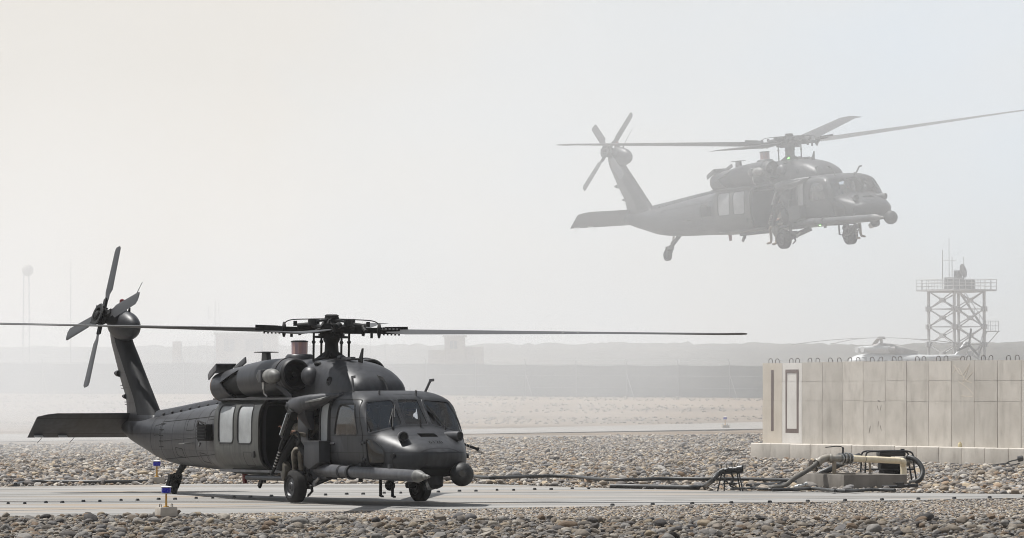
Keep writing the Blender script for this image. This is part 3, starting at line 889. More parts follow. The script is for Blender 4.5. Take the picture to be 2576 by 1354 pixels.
# ------------------------------------------------------------------ screened perimeter fence
M['fence_metal'] = mat('galvanised_fence', (0.14, 0.145, 0.14), (0.2, 0.2, 0.195), 3, 0.6)
M['fence_screen'] = mat('grey_green_screen_cloth', (0.105, 0.115, 0.105), (0.15, 0.155, 0.14), 0.7, 0.95, stretch=(1, 1, 2.5), per_object=0.06)
fA, fB = Vector((-48.0, 384.0, 0)), Vector((42.0, 352.0, 0))
fdir = (fB - fA).normalized(); flen = (fB - fA).length; NP = 23
fence = empty('perimeter_fence', fA)
tag(fence, 'long grey screened perimeter fence with angled post tops across the field', 'fence')
fn = Vector((-fdir.y, fdir.x, 0))
step = flen / (NP - 1)
for i in range(NP):
    p = fdir * step * i; zg = ground_z(p.x + fA.x, p.y + fA.y)
    b = MB()
    q = Vector((p.x, p.y, zg))
    b.cyl(q + Vector((0, 0, -0.3)), q + Vector((0, 0, 2.75)), 0.045, n=8)
    b.cyl(q + Vector((0, 0, 2.75)), q + Vector((0, 0, 3.1)) - fn * 0.25, 0.03, n=6)
    b.cyl(q + Vector((0, 0, 2.75)), q + Vector((0, 0, 3.1)) + fn * 0.25, 0.03, n=6)
    if i % 2 == 0:
        b.cyl(q + Vector((0, 0, 1.9)), q + fdir * 0.9 - fn * 0.9 + Vector((0, 0, 0.0)), 0.03, n=6)
    b.build('post', M['fence_metal'], fence)
    if i < NP - 1:
        p2 = fdir * step * (i + 1); z2 = ground_z(p2.x + fA.x, p2.y + fA.y)
        a, c = q, Vector((p2.x, p2.y, z2))
        pb = MB()
        nseg = 8
        rr = random.Random(300 + i)
        ring = []
        for s in range(nseg + 1):
            t = s / nseg
            base = a.lerp(c, t)
            bow = fn * (0.05 + 0.06 * math.sin(math.pi * t) * rr.uniform(-1, 1))
            ring.append([base + bow + Vector((0, 0, 0.02)), base + bow * 1.5 + Vector((0, 0, 1.3)), base + bow + Vector((0, 0, 2.62 - 0.05 * math.sin(math.pi * t)))])
        vs = [x for r_ in ring for x in r_] + [x + fn * 0.012 for r_ in ring for x in r_]
        n0 = 3 * (nseg + 1); fs_ = []
        for s in range(nseg):
            for h in range(2):
                k = s * 3 + h
                fs_.append((k, k + 3, k + 4, k + 1)); fs_.append((n0 + k, n0 + k + 1, n0 + k + 4, n0 + k + 3))
        pb.add(vs, fs_); pb.build('screen_panel', M['fence_screen'], fence, smooth=60)
        rb = MB()
        for hz_ in (0.75, 1.72, 2.66):
            rb.cyl(a + Vector((0, 0, hz_)) - fn * 0.05, c + Vector((0, 0, hz_)) - fn * 0.05, 0.022, n=6)
        for off in (-0.12, -0.24, 0.12, 0.24):
            rb.cyl(a + Vector((0, 0, 2.75 + abs(off) * 1.35)) + fn * off, c + Vector((0, 0, 2.75 + abs(off) * 1.35)) + fn * off, 0.008, n=4)
        rb.build('rail', M['fence_metal'], fence)

# ------------------------------------------------------------------ far ridge with its line of trees
M['scrub'] = mat('ridge_scrub', (0.040, 0.040, 0.035), (0.075, 0.068, 0.055), 0.05, 0.95)
rb = MB()
xr = np.linspace(-330, 330, 300); yr = np.linspace(720, 1530, 22)
vs = []
for j, y in enumerate(yr):
    for k, x in enumerate(xr):
        h = 0.9 + 0.7 * mnoise.noise(Vector((x * 0.012, y * .01, 1))) + 0.8 * mnoise.noise(Vector((x * 0.06, y * .05, 2))) + 0.8 * mnoise.noise(Vector((x * 0.25, y * .2, 2))) + 0.5 * mnoise.noise(Vector((x * 0.9, y * .4, 2)))
        edge = min(1, j / 3) * (1 if j < 21 else -2)
        h = (h + 0.8 * x / 170) * edge + (0.4 if 0 < j < 21 else -1.5)
        vs.append((x, y, terr(y) + h - (0.5 if j < 3 else 0)))
nX_ = len(xr)
rb.add(vs, [(j * nX_ + k, j * nX_ + k + 1, (j + 1) * nX_ + k + 1, (j + 1) * nX_ + k) for j in range(len(yr) - 1) for k in range(nX_ - 1)])
ridge = rb.build('treeline', M['scrub'], smooth=60)
tag(ridge, 'distant hazy band of scrub and trees along the ridge', kind='stuff')
# scrub on the slope below the ridge: uneven dark clumps
sb = MB()
rr = random.Random(21)
for k in range(260):
    y = rr.uniform(480, 720); x = rr.uniform(-0.125, 0.125) * y
    s = rr.uniform(0.2, 0.6)
    sb.ell((x, y, ground_z(x, y) + 0.15 * s), (s * rr.uniform(0.8, 1.8), s, s * rr.uniform(0.4, 0.8)), 7, 5, (rr.uniform(-.3, .3), 0, rr.uniform(0, 3)))
so = sb.build('scrub_bushes', M['scrub'], smooth=60)
tag(so, 'low scrub bushes dotted over the far slope', kind='stuff')

# ------------------------------------------------------------------ far buildings and masts
M['mud_wall'] = mat('tan_rendered_wall', (0.30, 0.255, 0.205), (0.36, 0.31, 0.25), 0.6, 0.9)
M['dark_opening'] = mat('dark_opening', (0.10, 0.10, 0.095), (0.14, 0.135, 0.125), 1.2, 0.7)
M['mast_metal'] = mat('mast_steel', (0.20, 0.20, 0.20), (0.27, 0.265, 0.26), 2, 0.6)
def far_building(name, label, u0, u1, vtop, d, depth, wins, wings=(), rz=0.0, overhang=0.25):
    a, b = at(u0, vtop, d), at(u1, vtop, d)
    cx, w, zt = (a.x + b.x) / 2, b.x - a.x, a.z
    zg = ground_z(cx, d) - 0.3
    root = empty(name, (cx, d, zg), rz); tag(root, label, 'building')
    h = zt - zg
    k = FOC / d
    mb = MB()   # walls as four slabs with real openings at the front
    holes = [((wu0 - CU) * d / FOC - cx, (wu1 - CU) * d / FOC - cx, EYE - (wv1 - HV) * d / FOC - zg, EYE - (wv0 - HV) * d / FOC - zg) for (wu0, wu1, wv0, wv1) in wins]
    xsb = sorted(set([-w / 2, w / 2] + [q for hh in holes for q in hh[:2]])); zsb = sorted(set([0, h] + [q for hh in holes for q in hh[2:]]))
    for x0, x1 in zip(xsb, xsb[1:]):
        for z0, z1 in zip(zsb, zsb[1:]):
            xc, zc = (x0 + x1) / 2, (z0 + z1) / 2
            if any(hh[0] < xc < hh[1] and hh[2] < zc < hh[3] for hh in holes): continue
            mb.box((xc, 0.15, zc), (x1 - x0, 0.3, z1 - z0))
    mb.box((-w / 2 + 0.15, depth / 2 + 0.15, h / 2), (0.3, depth - 0.3, h)); mb.box((w / 2 - 0.15, depth / 2 + 0.15, h / 2), (0.3, depth - 0.3, h)); mb.box((0, depth - 0.15, h / 2), (w - 0.6, 0.3, h))
    mb.build('wall', M['mud_wall'], root)
    r_ = MB(); r_.box((0, depth / 2, h + 0.12), (w + overhang * 2, depth + overhang * 2, 0.24)); r_.build('roof', M['mud_wall'], root)
    for hh in holes:
        wb = MB(); wb.box(((hh[0] + hh[1]) / 2, 0.24, (hh[2] + hh[3]) / 2), (hh[1] - hh[0], 0.06, hh[3] - hh[2]))
        xm = (hh[0] + hh[1]) / 2
        win = wb.build('window', M['dark_opening'], root)
        fb = MB()
        fb.box((xm, 0.17, (hh[2] + hh[3]) / 2), (0.08, 0.06, hh[3] - hh[2])); fb.box((xm, 0.13, hh[2] - 0.05), (hh[1] - hh[0] + 0.2, 0.36, 0.1))
        fb.build('frame', M['mud_wall'], win)
    for (wu0, wu1, wv) in wings:
        q0, q1 = (wu0 - CU) * d / FOC - cx, (wu1 - CU) * d / FOC - cx; wh = EYE - (wv - HV) * d / FOC - zg
        wb = MB(); wb.box(((q0 + q1) / 2, depth / 2 + 0.4, wh / 2), (abs(q1 - q0), depth * 0.8, wh)); wb.build('wing', M['mud_wall'], root, bevel=0.05)
    return root
far_building('tan_building', 'flat-roofed tan building with two dark openings, hazy behind the rotor', 543, 694, 842, 520, 6.0, [(563, 590, 853, 884), (617, 662, 853, 884)])
far_building('guard_house', 'narrow tan guard house with lower side walls, hazy beyond the fence', 1118, 1170, 848, 600, 3.5, [(1132, 1150, 858, 878)], wings=[(1077, 1117.5, 880), (1170.5, 1217, 872)])

# wire enclosure beside the tan building
we = empty('wire_enclosure', at(487, 995, 515)); we.location.z = 0
tag(we, 'tall wire-mesh enclosure beside the tan building, hazy', 'enclosure')
e0, e1 = (434 - 487) * 515 / FOC, (541 - 487) * 515 / FOC; et = EYE + (995 - 859) * 515 / FOC; eg = terr(515) - 0.2
b = MB(); b.box((e0 + 0.5, 0, (et + eg) / 2), (1.0, 0.15, et - eg)); b.build('panel', M['mud_wall'], we)
for k in range(5):
    x = e0 + 1.05 + (e1 - e0 - 1.1) * k / 4
    b = MB(); b.cyl((x, 0, eg), (x, 0, et), 0.04, n=6); b.build('post', M['mast_metal'], we)
b = MB()
for k in range(24): b.cyl((e0 + 1.0 + (e1 - e0 - 1.0) * k / 23, 0.03, eg), (e0 + 1.0 + (e1 - e0 - 1.0) * k / 23, 0.03, et), 0.008, n=4)
for k in range(18): b.cyl((e0 + 1.0, 0.03, eg + (et - eg) * k / 17), (e1, 0.03, eg + (et - eg) * k / 17), 0.008, n=4)
b.build('wire_mesh', M['mast_metal'], we)
we2 = empty('wire_fence', at(700, 995, 522)); we2.location.z = 0
tag(we2, 'thin wire fence reaching away from the tan building behind the mast', 'fence')
for k in range(8):
    x = 0.2 + k * 1.75
    b = MB(); b.cyl((x, 0, terr(522) - .2), (x, 0, EYE + (995 - 860) * 522 / FOC), 0.035, n=6); b.build('post', M['mast_metal'], we2)
b = MB()
for k in range(5):
    zz = EYE + (995 - 861) * 522 / FOC - k * 0.7
    b.cyl((0.2, 0, zz), (12.45, 0, zz), 0.012, n=4)
b.build('wire', M['mast_metal'], we2)

def antenna_mast(u, vt, d, label, lattice=False, ball=False, r=0.05, arms=()):
    p = at(u, vt, d); zg = ground_z(p.x, d) - 0.3
    root = empty('antenna_mast', (p.x, d, zg)); tag(root, label, 'mast')
    H = p.z - zg
    b = MB()
    if lattice:
        s = 0.55
        cs = [(-s, -s), (s, -s), (s, s), (-s, s)]
        for (x, y) in cs: b.cyl((x, y, 0), (x * .7, y * .7, H), 0.05, n=6)
        k = 0; z = 0.0
        while z < H - 1.3:
            for i in range(4):
                (x0, y0), (x1, y1) = cs[i], cs[(i + 1) % 4]
                f0, f1 = 1 - .3 * z / H, 1 - .3 * (z + 1.3) / H
                b.cyl((x0 * f0, y0 * f0, z), (x1 * f1, y1 * f1, z + 1.3), 0.022, n=4)
            z += 1.3
    else:
        b.cyl((0, 0, 0), (0, 0, H), r, r * 0.5, 8)
    b.build('pole', M['mast_metal'], root)
    for (ax, az, hgt) in arms:
        b = MB(); b.cyl((0, 0, H - az), (ax, 0, H - az), 0.03, n=6); b.cyl((ax, 0, H - az - 0.3), (ax, 0, H - az + hgt), 0.03, n=6); b.ell((ax, 0, H - az + hgt), 0.07, 8, 6)
        b.build('antenna', M['mast_metal'], root)
    if ball:
        b = MB(); b.ell((0.2, 0, H), (0.9, 0.9, 0.95), 18, 12); b.build('radome', M['mud_wall'], root)
    return root
antenna_mast(66, 680, 690, 'tall lattice mast with a round radome on top, faint in the dust', lattice=True, ball=True)
antenna_mast(178, 652, 720, 'thin bare antenna mast fading into dust beside the radome mast', r=0.1)
antenna_mast(541, 752, 540, 'thin antenna mast with short side arms behind the tan building', r=0.07, arms=[(-0.75, 2.2, 1.2), (0.45, 1.4, 0.9), (0.6, 3.0, 0.7)])
antenna_mast(673, 833, 540, 'short whip mast above the tan building roof', r=0.035)

# ------------------------------------------------------------------ radar tower
M['tower_steel'] = mat('pale_painted_steel', (0.36, 0.36, 0.36), (0.44, 0.44, 0.43), 1.2, 0.6)
M['radar_grey'] = mat('radar_dark_grey', (0.07, 0.072, 0.075), (0.10, 0.10, 0.10), 2, 0.6)
TD = 540.0
TK = TD / 420.0
tw_c = at(2406, 995, TD); TS = 3.66 * TK
tg = terr(TD) - 0.2
tower = empty('radar_tower', (tw_c.x, TD, tg), R(-55) + R(90) * 0)
tag(tower, 'open steel lattice tower carrying a radar dish and railed platform', 'tower')
TH = EYE + (995 - 733) * TD / FOC - tg
hs = TS / 2
cs = [Vector((-hs, -hs, 0)), Vector((hs, -hs, 0)), Vector((hs, hs, 0)), Vector((-hs, hs, 0))]
for c in cs:
    b = MB(); b.bar(c + Vector((0, 0, -0.3)), c + Vector((0, 0, TH)), 0.26, 0.26); b.build('leg', M['tower_steel'], tower)
nt = 5; th = TH / nt
for t in range(nt):
    for i in range(4):
        a, c = cs[i], cs[(i + 1) % 4]
        z0, z1 = Vector((0, 0, t * th)), Vector((0, 0, (t + 1) * th))
        b = MB()
        b.bar(a + z0, c + z1, 0.11, 0.11); b.bar(c + z0, a + z1, 0.11, 0.11)
        b.build('cross_brace', M['tower_steel'], tower)
        b = MB()
        if t: b.bar(a + z0, c + z0, 0.09, 0.09)
        m_ = (a + c) / 2 + (z0 + z1) / 2
        dr = (c - a).normalized()
        b.bar(m_ - dr * 0.2, m_ + dr * 0.2, 0.14, 0.42, up=(0, 0, 1)) if False else b.box(m_, (0.62 if abs(dr.x) > .5 else 0.16, 0.62 if abs(dr.y) > .5 else 0.16, 0.5))
        for q in (a, c):
            if t: b.box(q + z0, (0.8 if abs(dr.x) > .5 else 0.28, 0.8 if abs(dr.y) > .5 else 0.28, 0.6))
        b.build('gusset', M['tower_steel'], tower)
hp = 5.3 * TK / 2
b = MB(); b.box((0, 0, TH + 0.1), (hp * 2, hp * 2, 0.2)); b.box((0, 0, TH - 0.08), (TS, TS, 0.14)); b.build('platform', M['tower_steel'], tower)
pc = [Vector((-hp, -hp, TH + .2)), Vector((hp, -hp, TH + .2)), Vector((hp, hp, TH + .2)), Vector((-hp, hp, TH + .2))]
for i in range(4):
    a, c = pc[i], pc[(i + 1) % 4]
    b = MB()
    for hgt in (0.4, 0.8, 1.18): b.cyl(a + Vector((0, 0, hgt)), c + Vector((0, 0, hgt)), 0.04, n=6)
    b.build('handrail', M['tower_steel'], tower)
    for k in range(7):
        p = a.lerp(c, k / 7)
        b = MB(); b.cyl(p, p + Vector((0, 0, 1.18)), 0.04, n=6); b.build('rail_post', M['tower_steel'], tower)
cu = lambda u: (u - 2406) * TD / FOC       # sideways offset in the frame of the picture
back = Matrix.Rotation(-tower.rotation_euler.z, 3, 'Z')
def tl(u, v, dy=0.0): return back @ Vector((cu(u), dy, EYE - (v - HV) * TD / FOC - tg))
b = MB(); b.box(back @ Vector((cu(2400), 0, 0)) + Vector((0, 0, TH + 0.95)), (2.3, 1.6, 1.4), (0, 0, -tower.rotation_euler.z)); b.build('equipment_cabin', M['radar_grey'], tower, bevel=0.04)
b = MB(); b.box(back @ Vector((cu(2432), .4, 0)) + Vector((0, 0, TH + 0.8)), (1.9, 1.4, 1.2), (0, 0, -tower.rotation_euler.z)); b.build('equipment_cabin', M['radar_grey'], tower, bevel=0.04)
b = MB(); b.cyl(tl(2411, 717), tl(2411, 690), 0.34, 0.26, 12); b.box(tl(2410, 690), (0.7, 0.7, 0.9)); b.build('radar_pedestal', M['radar_grey'], tower)
dn = (back @ Vector((0.80, -0.52, 0.22))).normalized()
b = MB(); prof = [(0.28 - 0.28 * (1 - (r_ / 0.85) ** 2), r_) for r_ in (0.02, 0.25, 0.5, 0.7, 0.85)]; prof += [(t - 0.03, r_) for t, r_ in reversed(prof)]
b.lathe(tl(2419, 683), dn, prof, 20, None); b.build('radar_dish', M['radar_grey'], tower, smooth=50)
b = MB(); b.cyl(tl(2419, 683), tl(2419, 683) + dn * 0.55, 0.03, n=6); b.box(tl(2419, 683) + dn * 0.58, (0.1, 0.1, 0.1)); b.build('feed_horn', M['radar_grey'], tower)
for (u, v0, v1, r_) in ((2371.5, 720, 629, .06), (2388, 720, 599, .05), (2395.5, 720, 646, .06), (2425, 720, 647, .06)):
    b = MB(); b.cyl(tl(u, v0), tl(u, v1), r_, r_ * 0.7, 6); b.build('whip_antenna', M['mast_metal'], tower)
b = MB(); b.cyl(tl(2370, 656), tl(2405, 656), 0.025, n=6); b.build('antenna_crossbar', M['mast_metal'], tower)
# stairs on the far right flank
def flight(p0, p1, n):
    b = MB(); side = (back @ Vector((0, 1, 0))) * 0.7
    b.bar(p0, p1, 0.06, 0.2); b.bar(p0 + side, p1 + side, 0.06, 0.2)
    up = Vector((0, 0, 0.95))
    b.cyl(p0 + up, p1 + up, 0.025, n=6); b.cyl(p0 + side + up, p1 + side + up, 0.025, n=6)
    for k in range(n):
        q = p0.lerp(p1, (k + .5) / n); b.bar(q, q + side, 0.2, 0.04, up=(0, 0, 1))
        if k % 3 == 0: b.cyl(q, q + up, 0.02, n=6); b.cyl(q + side, q + side + up, 0.02, n=6)
    return b
flight(tl(2478, 833, -.5), tl(2416, 738, -.5), 15).build('stair_flight', M['tower_steel'], tower)
flight(tl(2462, 900, .4), tl(2482, 835, .4), 12).build('stair_flight', M['tower_steel'], tower)
b = MB(); c_ = tl(2496, 834); b.box(c_, (1.6, 1.6, 0.1), (0, 0, -tower.rotation_euler.z)); b.bar(tl(2511, 835), tl(2476, 875), 0.09, 0.09); b.build('stair_landing', M['tower_steel'], tower)
b = MB()
for hgt in (808, 820): b.cyl(tl(2480, hgt), tl(2512, hgt), 0.03, n=6)
for u in (2480, 2486, 2492, 2498, 2505, 2512): b.cyl(tl(u, 834), tl(u, 807), 0.028, n=6)
b.build('landing_rail', M['tower_steel'], tower)

# ------------------------------------------------------------------ white transport helicopter behind the wall
M['heli_white'] = mat('chalk_white_paint', (0.52, 0.53, 0.53), (0.44, 0.45, 0.45), 0.8, 0.4)
M['heli_grey'] = mat('exhaust_soot_grey', (0.22, 0.21, 0.20), (0.32, 0.31, 0.30), 1.2, 0.7)
M['far_glass'] = mat('far_cockpit_glass', (0.10, 0.11, 0.12), (0.14, 0.15, 0.16), 2, 0.1)
def ring_se(x, zc, w, ht, hb, n=2.4, k=28, yc=0.0):
    out = []
    for i in range(k):
        a = 2 * math.pi * i / k
        c, s = math.cos(a), math.sin(a)
        rr_ = (abs(c) ** n + abs(s) ** n) ** (-1 / n)
        out.append(Vector((x, yc + w * c * rr_, zc + (ht if s > 0 else hb) * s * rr_)))
    return out
def white_helicopter():
    d = 515.0
    p = at(2217, 995, d)
    fwd = Vector((-0.83, -0.56, 0))
    root = empty('white_helicopter', (p.x, d, terr(d) + 0.02), math.atan2(fwd.y, fwd.x))
    tag(root, 'white transport helicopter parked behind the concrete wall below the tower', 'helicopter')
    tab = [(4.6, 1.7, .15, .15), (4.45, 1.7, .6, .55), (4.1, 1.7, .95, .85), (3.4, 1.75, 1.2, 1.1), (2.4, 1.8, 1.25, 1.2), (-3.5, 1.8, 1.25, 1.2), (-5.0, 2.0, 1.05, 1.0), (-6.2, 2.3, .7, .65), (-9, 2.55, .45, .42), (-12, 2.75, .27, .27), (-12.3, 2.8, .1, .1)]
    fx = [pchip([t[0] for t in tab][::-1], [t[i] for t in tab][::-1]) for i in (1, 2, 3)]
    mb = MB(); mb.loft([ring_se(x, fx[0](x), fx[1](x), fx[2](x), fx[2](x)) for x in np.linspace(4.6, -12.3, 70)]); fus = mb.build('fuselage', M['heli_white'], root)
    for s in (-1, 1):
        for k in range(5):
            b = MB(); x = 1.4 - 1.05 * k; b.cyl((x, s * 1.2, 2.1), (x, s * 1.262, 2.1), 0.24, n=16); b.build('window', M['far_glass'], fus)
        b = MB(); b.add([(4.18, s * .18, 1.95), (3.95, s * .82, 2.0), (3.45, s * .72, 2.62), (3.65, s * .15, 2.68)], [(0, 1, 2, 3)]); b.add([(3.85, s * .95, 1.95), (3.0, s * 1.22, 2.0), (2.95, s * 1.06, 2.6), (3.38, s * .84, 2.62)], [(0, 1, 2, 3)])
        for i, v in enumerate(b.v): b.v[i] = (v[0] + .06, v[1] * 1.03, v[2] + .05)
        b.build('cockpit_window', M['far_glass'], fus, fix=False)
        b = MB(); b.cyl((-0.9, s * 1.2, 1.0), (-1.4, s * 2.2, 0.42), 0.08, n=8); b.build('gear_strut', M['heli_grey'], root)
        b = MB(); b.cyl((-1.4, s * 2.05, 0.42), (-1.4, s * 2.35, 0.42), 0.43, n=20); b.build('wheel', M['rubber'], root)
        b = MB(); b.loft([ring_se(x, 3.5, w, w, w, 2.2, 16, s * .55) for x, w in ((3.0, .1), (2.9, .3), (2.3, .42), (0.5, .46), (-.6, .45))]); b.build('engine_cowl', M['heli_white'], root)
        b = MB(); b.cyl((3.0, s * .55, 3.5), (3.2, s * .55, 3.5), 0.33, .36, 16); b.build('dust_filter', M['heli_white'], root)
        b = MB(); b.cyl((-.3, s * .7, 3.5), (-1.0, s * 1.25, 3.55), 0.3, 0.32, 14); b.build('exhaust', M['heli_grey'], root)
    b = MB(); b.loft([ring_se(x, 3.3, w, h, .5, 2.6, 20) for x, w, h in ((1.4, .3, .3), (1.2, .6, .75), (.4, .75, .95), (-1.5, .72, .9), (-3.4, .5, .5), (-5.2, .2, .1))]); b.build('gearbox_cowl', M['heli_grey'], root)
    b = MB(); b.cyl((0, 0, 4.1), (0, 0, 4.95), 0.16, n=12); b.cyl((0, 0, 4.7), (0, 0, 5.0), 0.5, .42, 16); b.build('rotor_hub', M['heli_grey'], root)
    for k in range(5):
        a = R(20 + 72 * k); c, s = math.cos(a), math.sin(a)
        b = MB(); pts = []
        for i in range(9):
            r_ = 0.5 + 10.1 * i / 8
            z = 4.86 - 0.75 * (r_ / 10.6) ** 2
            for (q, t) in ((-.26, -.02), (.26, -.02), (.26, .03), (-.26, .03)): pts.append(Vector((r_ * c - q * s, r_ * s + q * c, z + t)))
        b.loft([pts[i * 4:i * 4 + 4] for i in range(9)]); b.build('rotor_blade', M['mast_metal'], root)
    b = MB(); b.loft([[Vector((x0, .14, z)), Vector((x0, -.14, z)), Vector((x1, -.08, z)), Vector((x1, .08, z))] for x0, x1, z in ((-10.6, -12.3, 2.75), (-11.6, -12.9, 3.6), (-12.4, -13.3, 4.5))]); b.build('tail_fin', M['heli_white'], root)
    b = MB(); b.box((-11.0, 0, 2.8), (0.6, 2.6, 0.07)); b.build('stabiliser', M['heli_white'], root)
    b = MB(); b.cyl((-12.6, .1, 4.1), (-12.6, .55, 4.1), .16, n=10); b.build('tail_rotor_hub', M['radar_grey'], root)
    for k in range(3):
        a = R(100 + 120 * k); b = MB(); b.bar((-12.6, .5, 4.1), (-12.6 + 1.95 * math.cos(a), .5, 4.1 + 1.95 * math.sin(a)), 0.05, 0.27); b.build('tail_rotor_blade', M['radar_grey'], root)
    b = MB(); b.cyl((3.2, 0, 1.1), (3.2, 0, .3), .07, n=8); b.build('gear_strut', M['heli_grey'], root)
    b = MB(); b.cyl((3.2, -.25, .3), (3.2, .25, .3), .3, n=18); b.build('wheel', M['rubber'], root)
    return root
white_helicopter()
# ------------------------------------------------------------------ the grey rescue helicopter (x forward, y to port, z up, origin between the main wheels)
FUS = [  # x, bottom, top, half width, height of widest point, squareness above / below
    (3.52, .90, 1.00, .10, .95, 2.2, 2.2), (3.46, .74, 1.06, .40, .92, 2.3, 2.4), (3.30, .60, 1.165, .62, .90, 2.5, 2.8), (3.0, .53, 1.29, .79, .92, 2.8, 3.0),
    (2.75, .51, 1.385, .91, .95, 3.0, 3.2), (2.55, .50, 1.47, .99, 1.0, 3.4, 3.4), (2.45, .50, 1.57, 1.015, 1.05, 4.5, 3.5), (2.2, .50, 1.85, 1.05, 1.15, 6, 3.6),
    (2.05, .50, 2.02, 1.07, 1.2, 6, 3.6), (1.9, .50, 2.10, 1.08, 1.25, 5.5, 3.6), (1.5, .50, 2.17, 1.09, 1.25, 5, 3.6), (.9, .50, 2.17, 1.1, 1.25, 5, 3.6), (0, .50, 2.10, 1.1, 1.25, 5, 3.6),
    (-3.8, .50, 2.06, 1.1, 1.25, 5, 3.6), (-4.4, .51, 2.04, 1.05, 1.25, 4, 3.2), (-5.2, .55, 2.0, .9, 1.22, 3, 2.8), (-6.5, .60, 1.92, .70, 1.2, 2.6, 2.5), (-8.0, .66, 1.80, .50, 1.2, 2.4, 2.4),
    (-9.0, .76, 1.72, .38, 1.22, 2.4, 2.3), (-10.0, .98, 1.66, .28, 1.3, 2.4, 2.2), (-10.8, 1.18, 1.62, .20, 1.38, 2.3, 2.2), (-11.3, 1.36, 1.60, .10, 1.48, 2.2, 2.2)]
_f = [pchip([r[0] for r in FUS][::-1], [r[i] for r in FUS][::-1]) for i in range(1, 7)]
def fsec(x): return [f(x) for f in _f]
def fring(x, off=0.0, n=96):
    zb, zt, w, zc, nt_, nb_ = fsec(x)
    w, zt, zb = w - off, zt - off, zb + off
    out = []
    for i in range(n):
        a = 2 * math.pi * i / n
        c, s = math.cos(a), math.sin(a)
        e = nt_ if s >= 0 else nb_
        k = (abs(c) ** e + abs(s) ** e) ** (-1 / e)
        out.append(Vector((x, w * c * k, zc + (zt - zc if s >= 0 else zc - zb) * s * k)))
    return out
def side_y(x, z, off=0.0):
    """half width of the hull at station x and height z"""
    zb, zt, w, zc, nt_, nb_ = fsec(x)
    h, e = ((zt - zc), nt_) if z >= zc else ((zc - zb), nb_)
    q = min(0.999, abs(z - zc) / h)
    return (w + off) * (1 - q ** e) ** (1 / e)
def hull(x1, x0, off, name='hull', n=96):
    xs = [x for x in list(np.arange(3.52, 2.0, -0.045)) + list(np.arange(2.0, -4.0, -0.12)) + list(np.arange(-4.0, -11.31, -0.16)) if x0 < x < x1]
    mb = MB(); mb.loft([fring(x, off, n) for x in [x1] + [x for x in xs if x1 - x > .02 and x - x0 > .02] + [x0]])
    return mb.mesh(name)
def side_cut(poly, s, y0=0.55, y1=1.7):
    mb = MB(); mb.prism([(p[0], s * y0, p[1]) for p in poly], (0, s * (y1 - y0), 0)); return mb.mesh('cutter', 30)
def front_cut(poly, s, a=40, t0=1.5, t1=3.4):
    d = Vector((math.cos(R(a)), s * math.sin(R(a)), 0)); sx = Vector((math.sin(R(a)), -s * math.cos(R(a)), 0))
    mb = MB(); mb.prism([sx * p[0] + Vector((0, 0, p[1])) + d * t0 for p in poly], d * (t1 - t0)); return mb.mesh('cutter', 30)
def centre_cut(poly):
    mb = MB(); mb.prism([(1.7, p[0], p[1]) for p in poly], (1.7, 0, 0)); return mb.mesh('cutter', 30)

def hull_patch(me, off):
    """keep only the faces of me that lie on the hull surface inset by off"""
    bm = bmesh.new(); bm.from_mesh(me)
    def dev(c):
        zb, zt, w, zc, nt_, nb_ = fsec(c.x)
        w, zt, zb = w - off, zt - off, zb + off
        h, e = ((zt - zc), nt_) if c.z >= zc else ((zc - zb), nb_)
        return abs(((abs(c.y) / w) ** e + (abs(c.z - zc) / h) ** e) ** (1 / e) - 1) * w
    bmesh.ops.delete(bm, geom=[f for f in bm.faces if max(dev(v.co) for v in f.verts) > .004 or dev(f.calc_center_median()) > .02], context='FACES')
    bm.to_mesh(me); bm.free(); finish(me, 60)
    return me

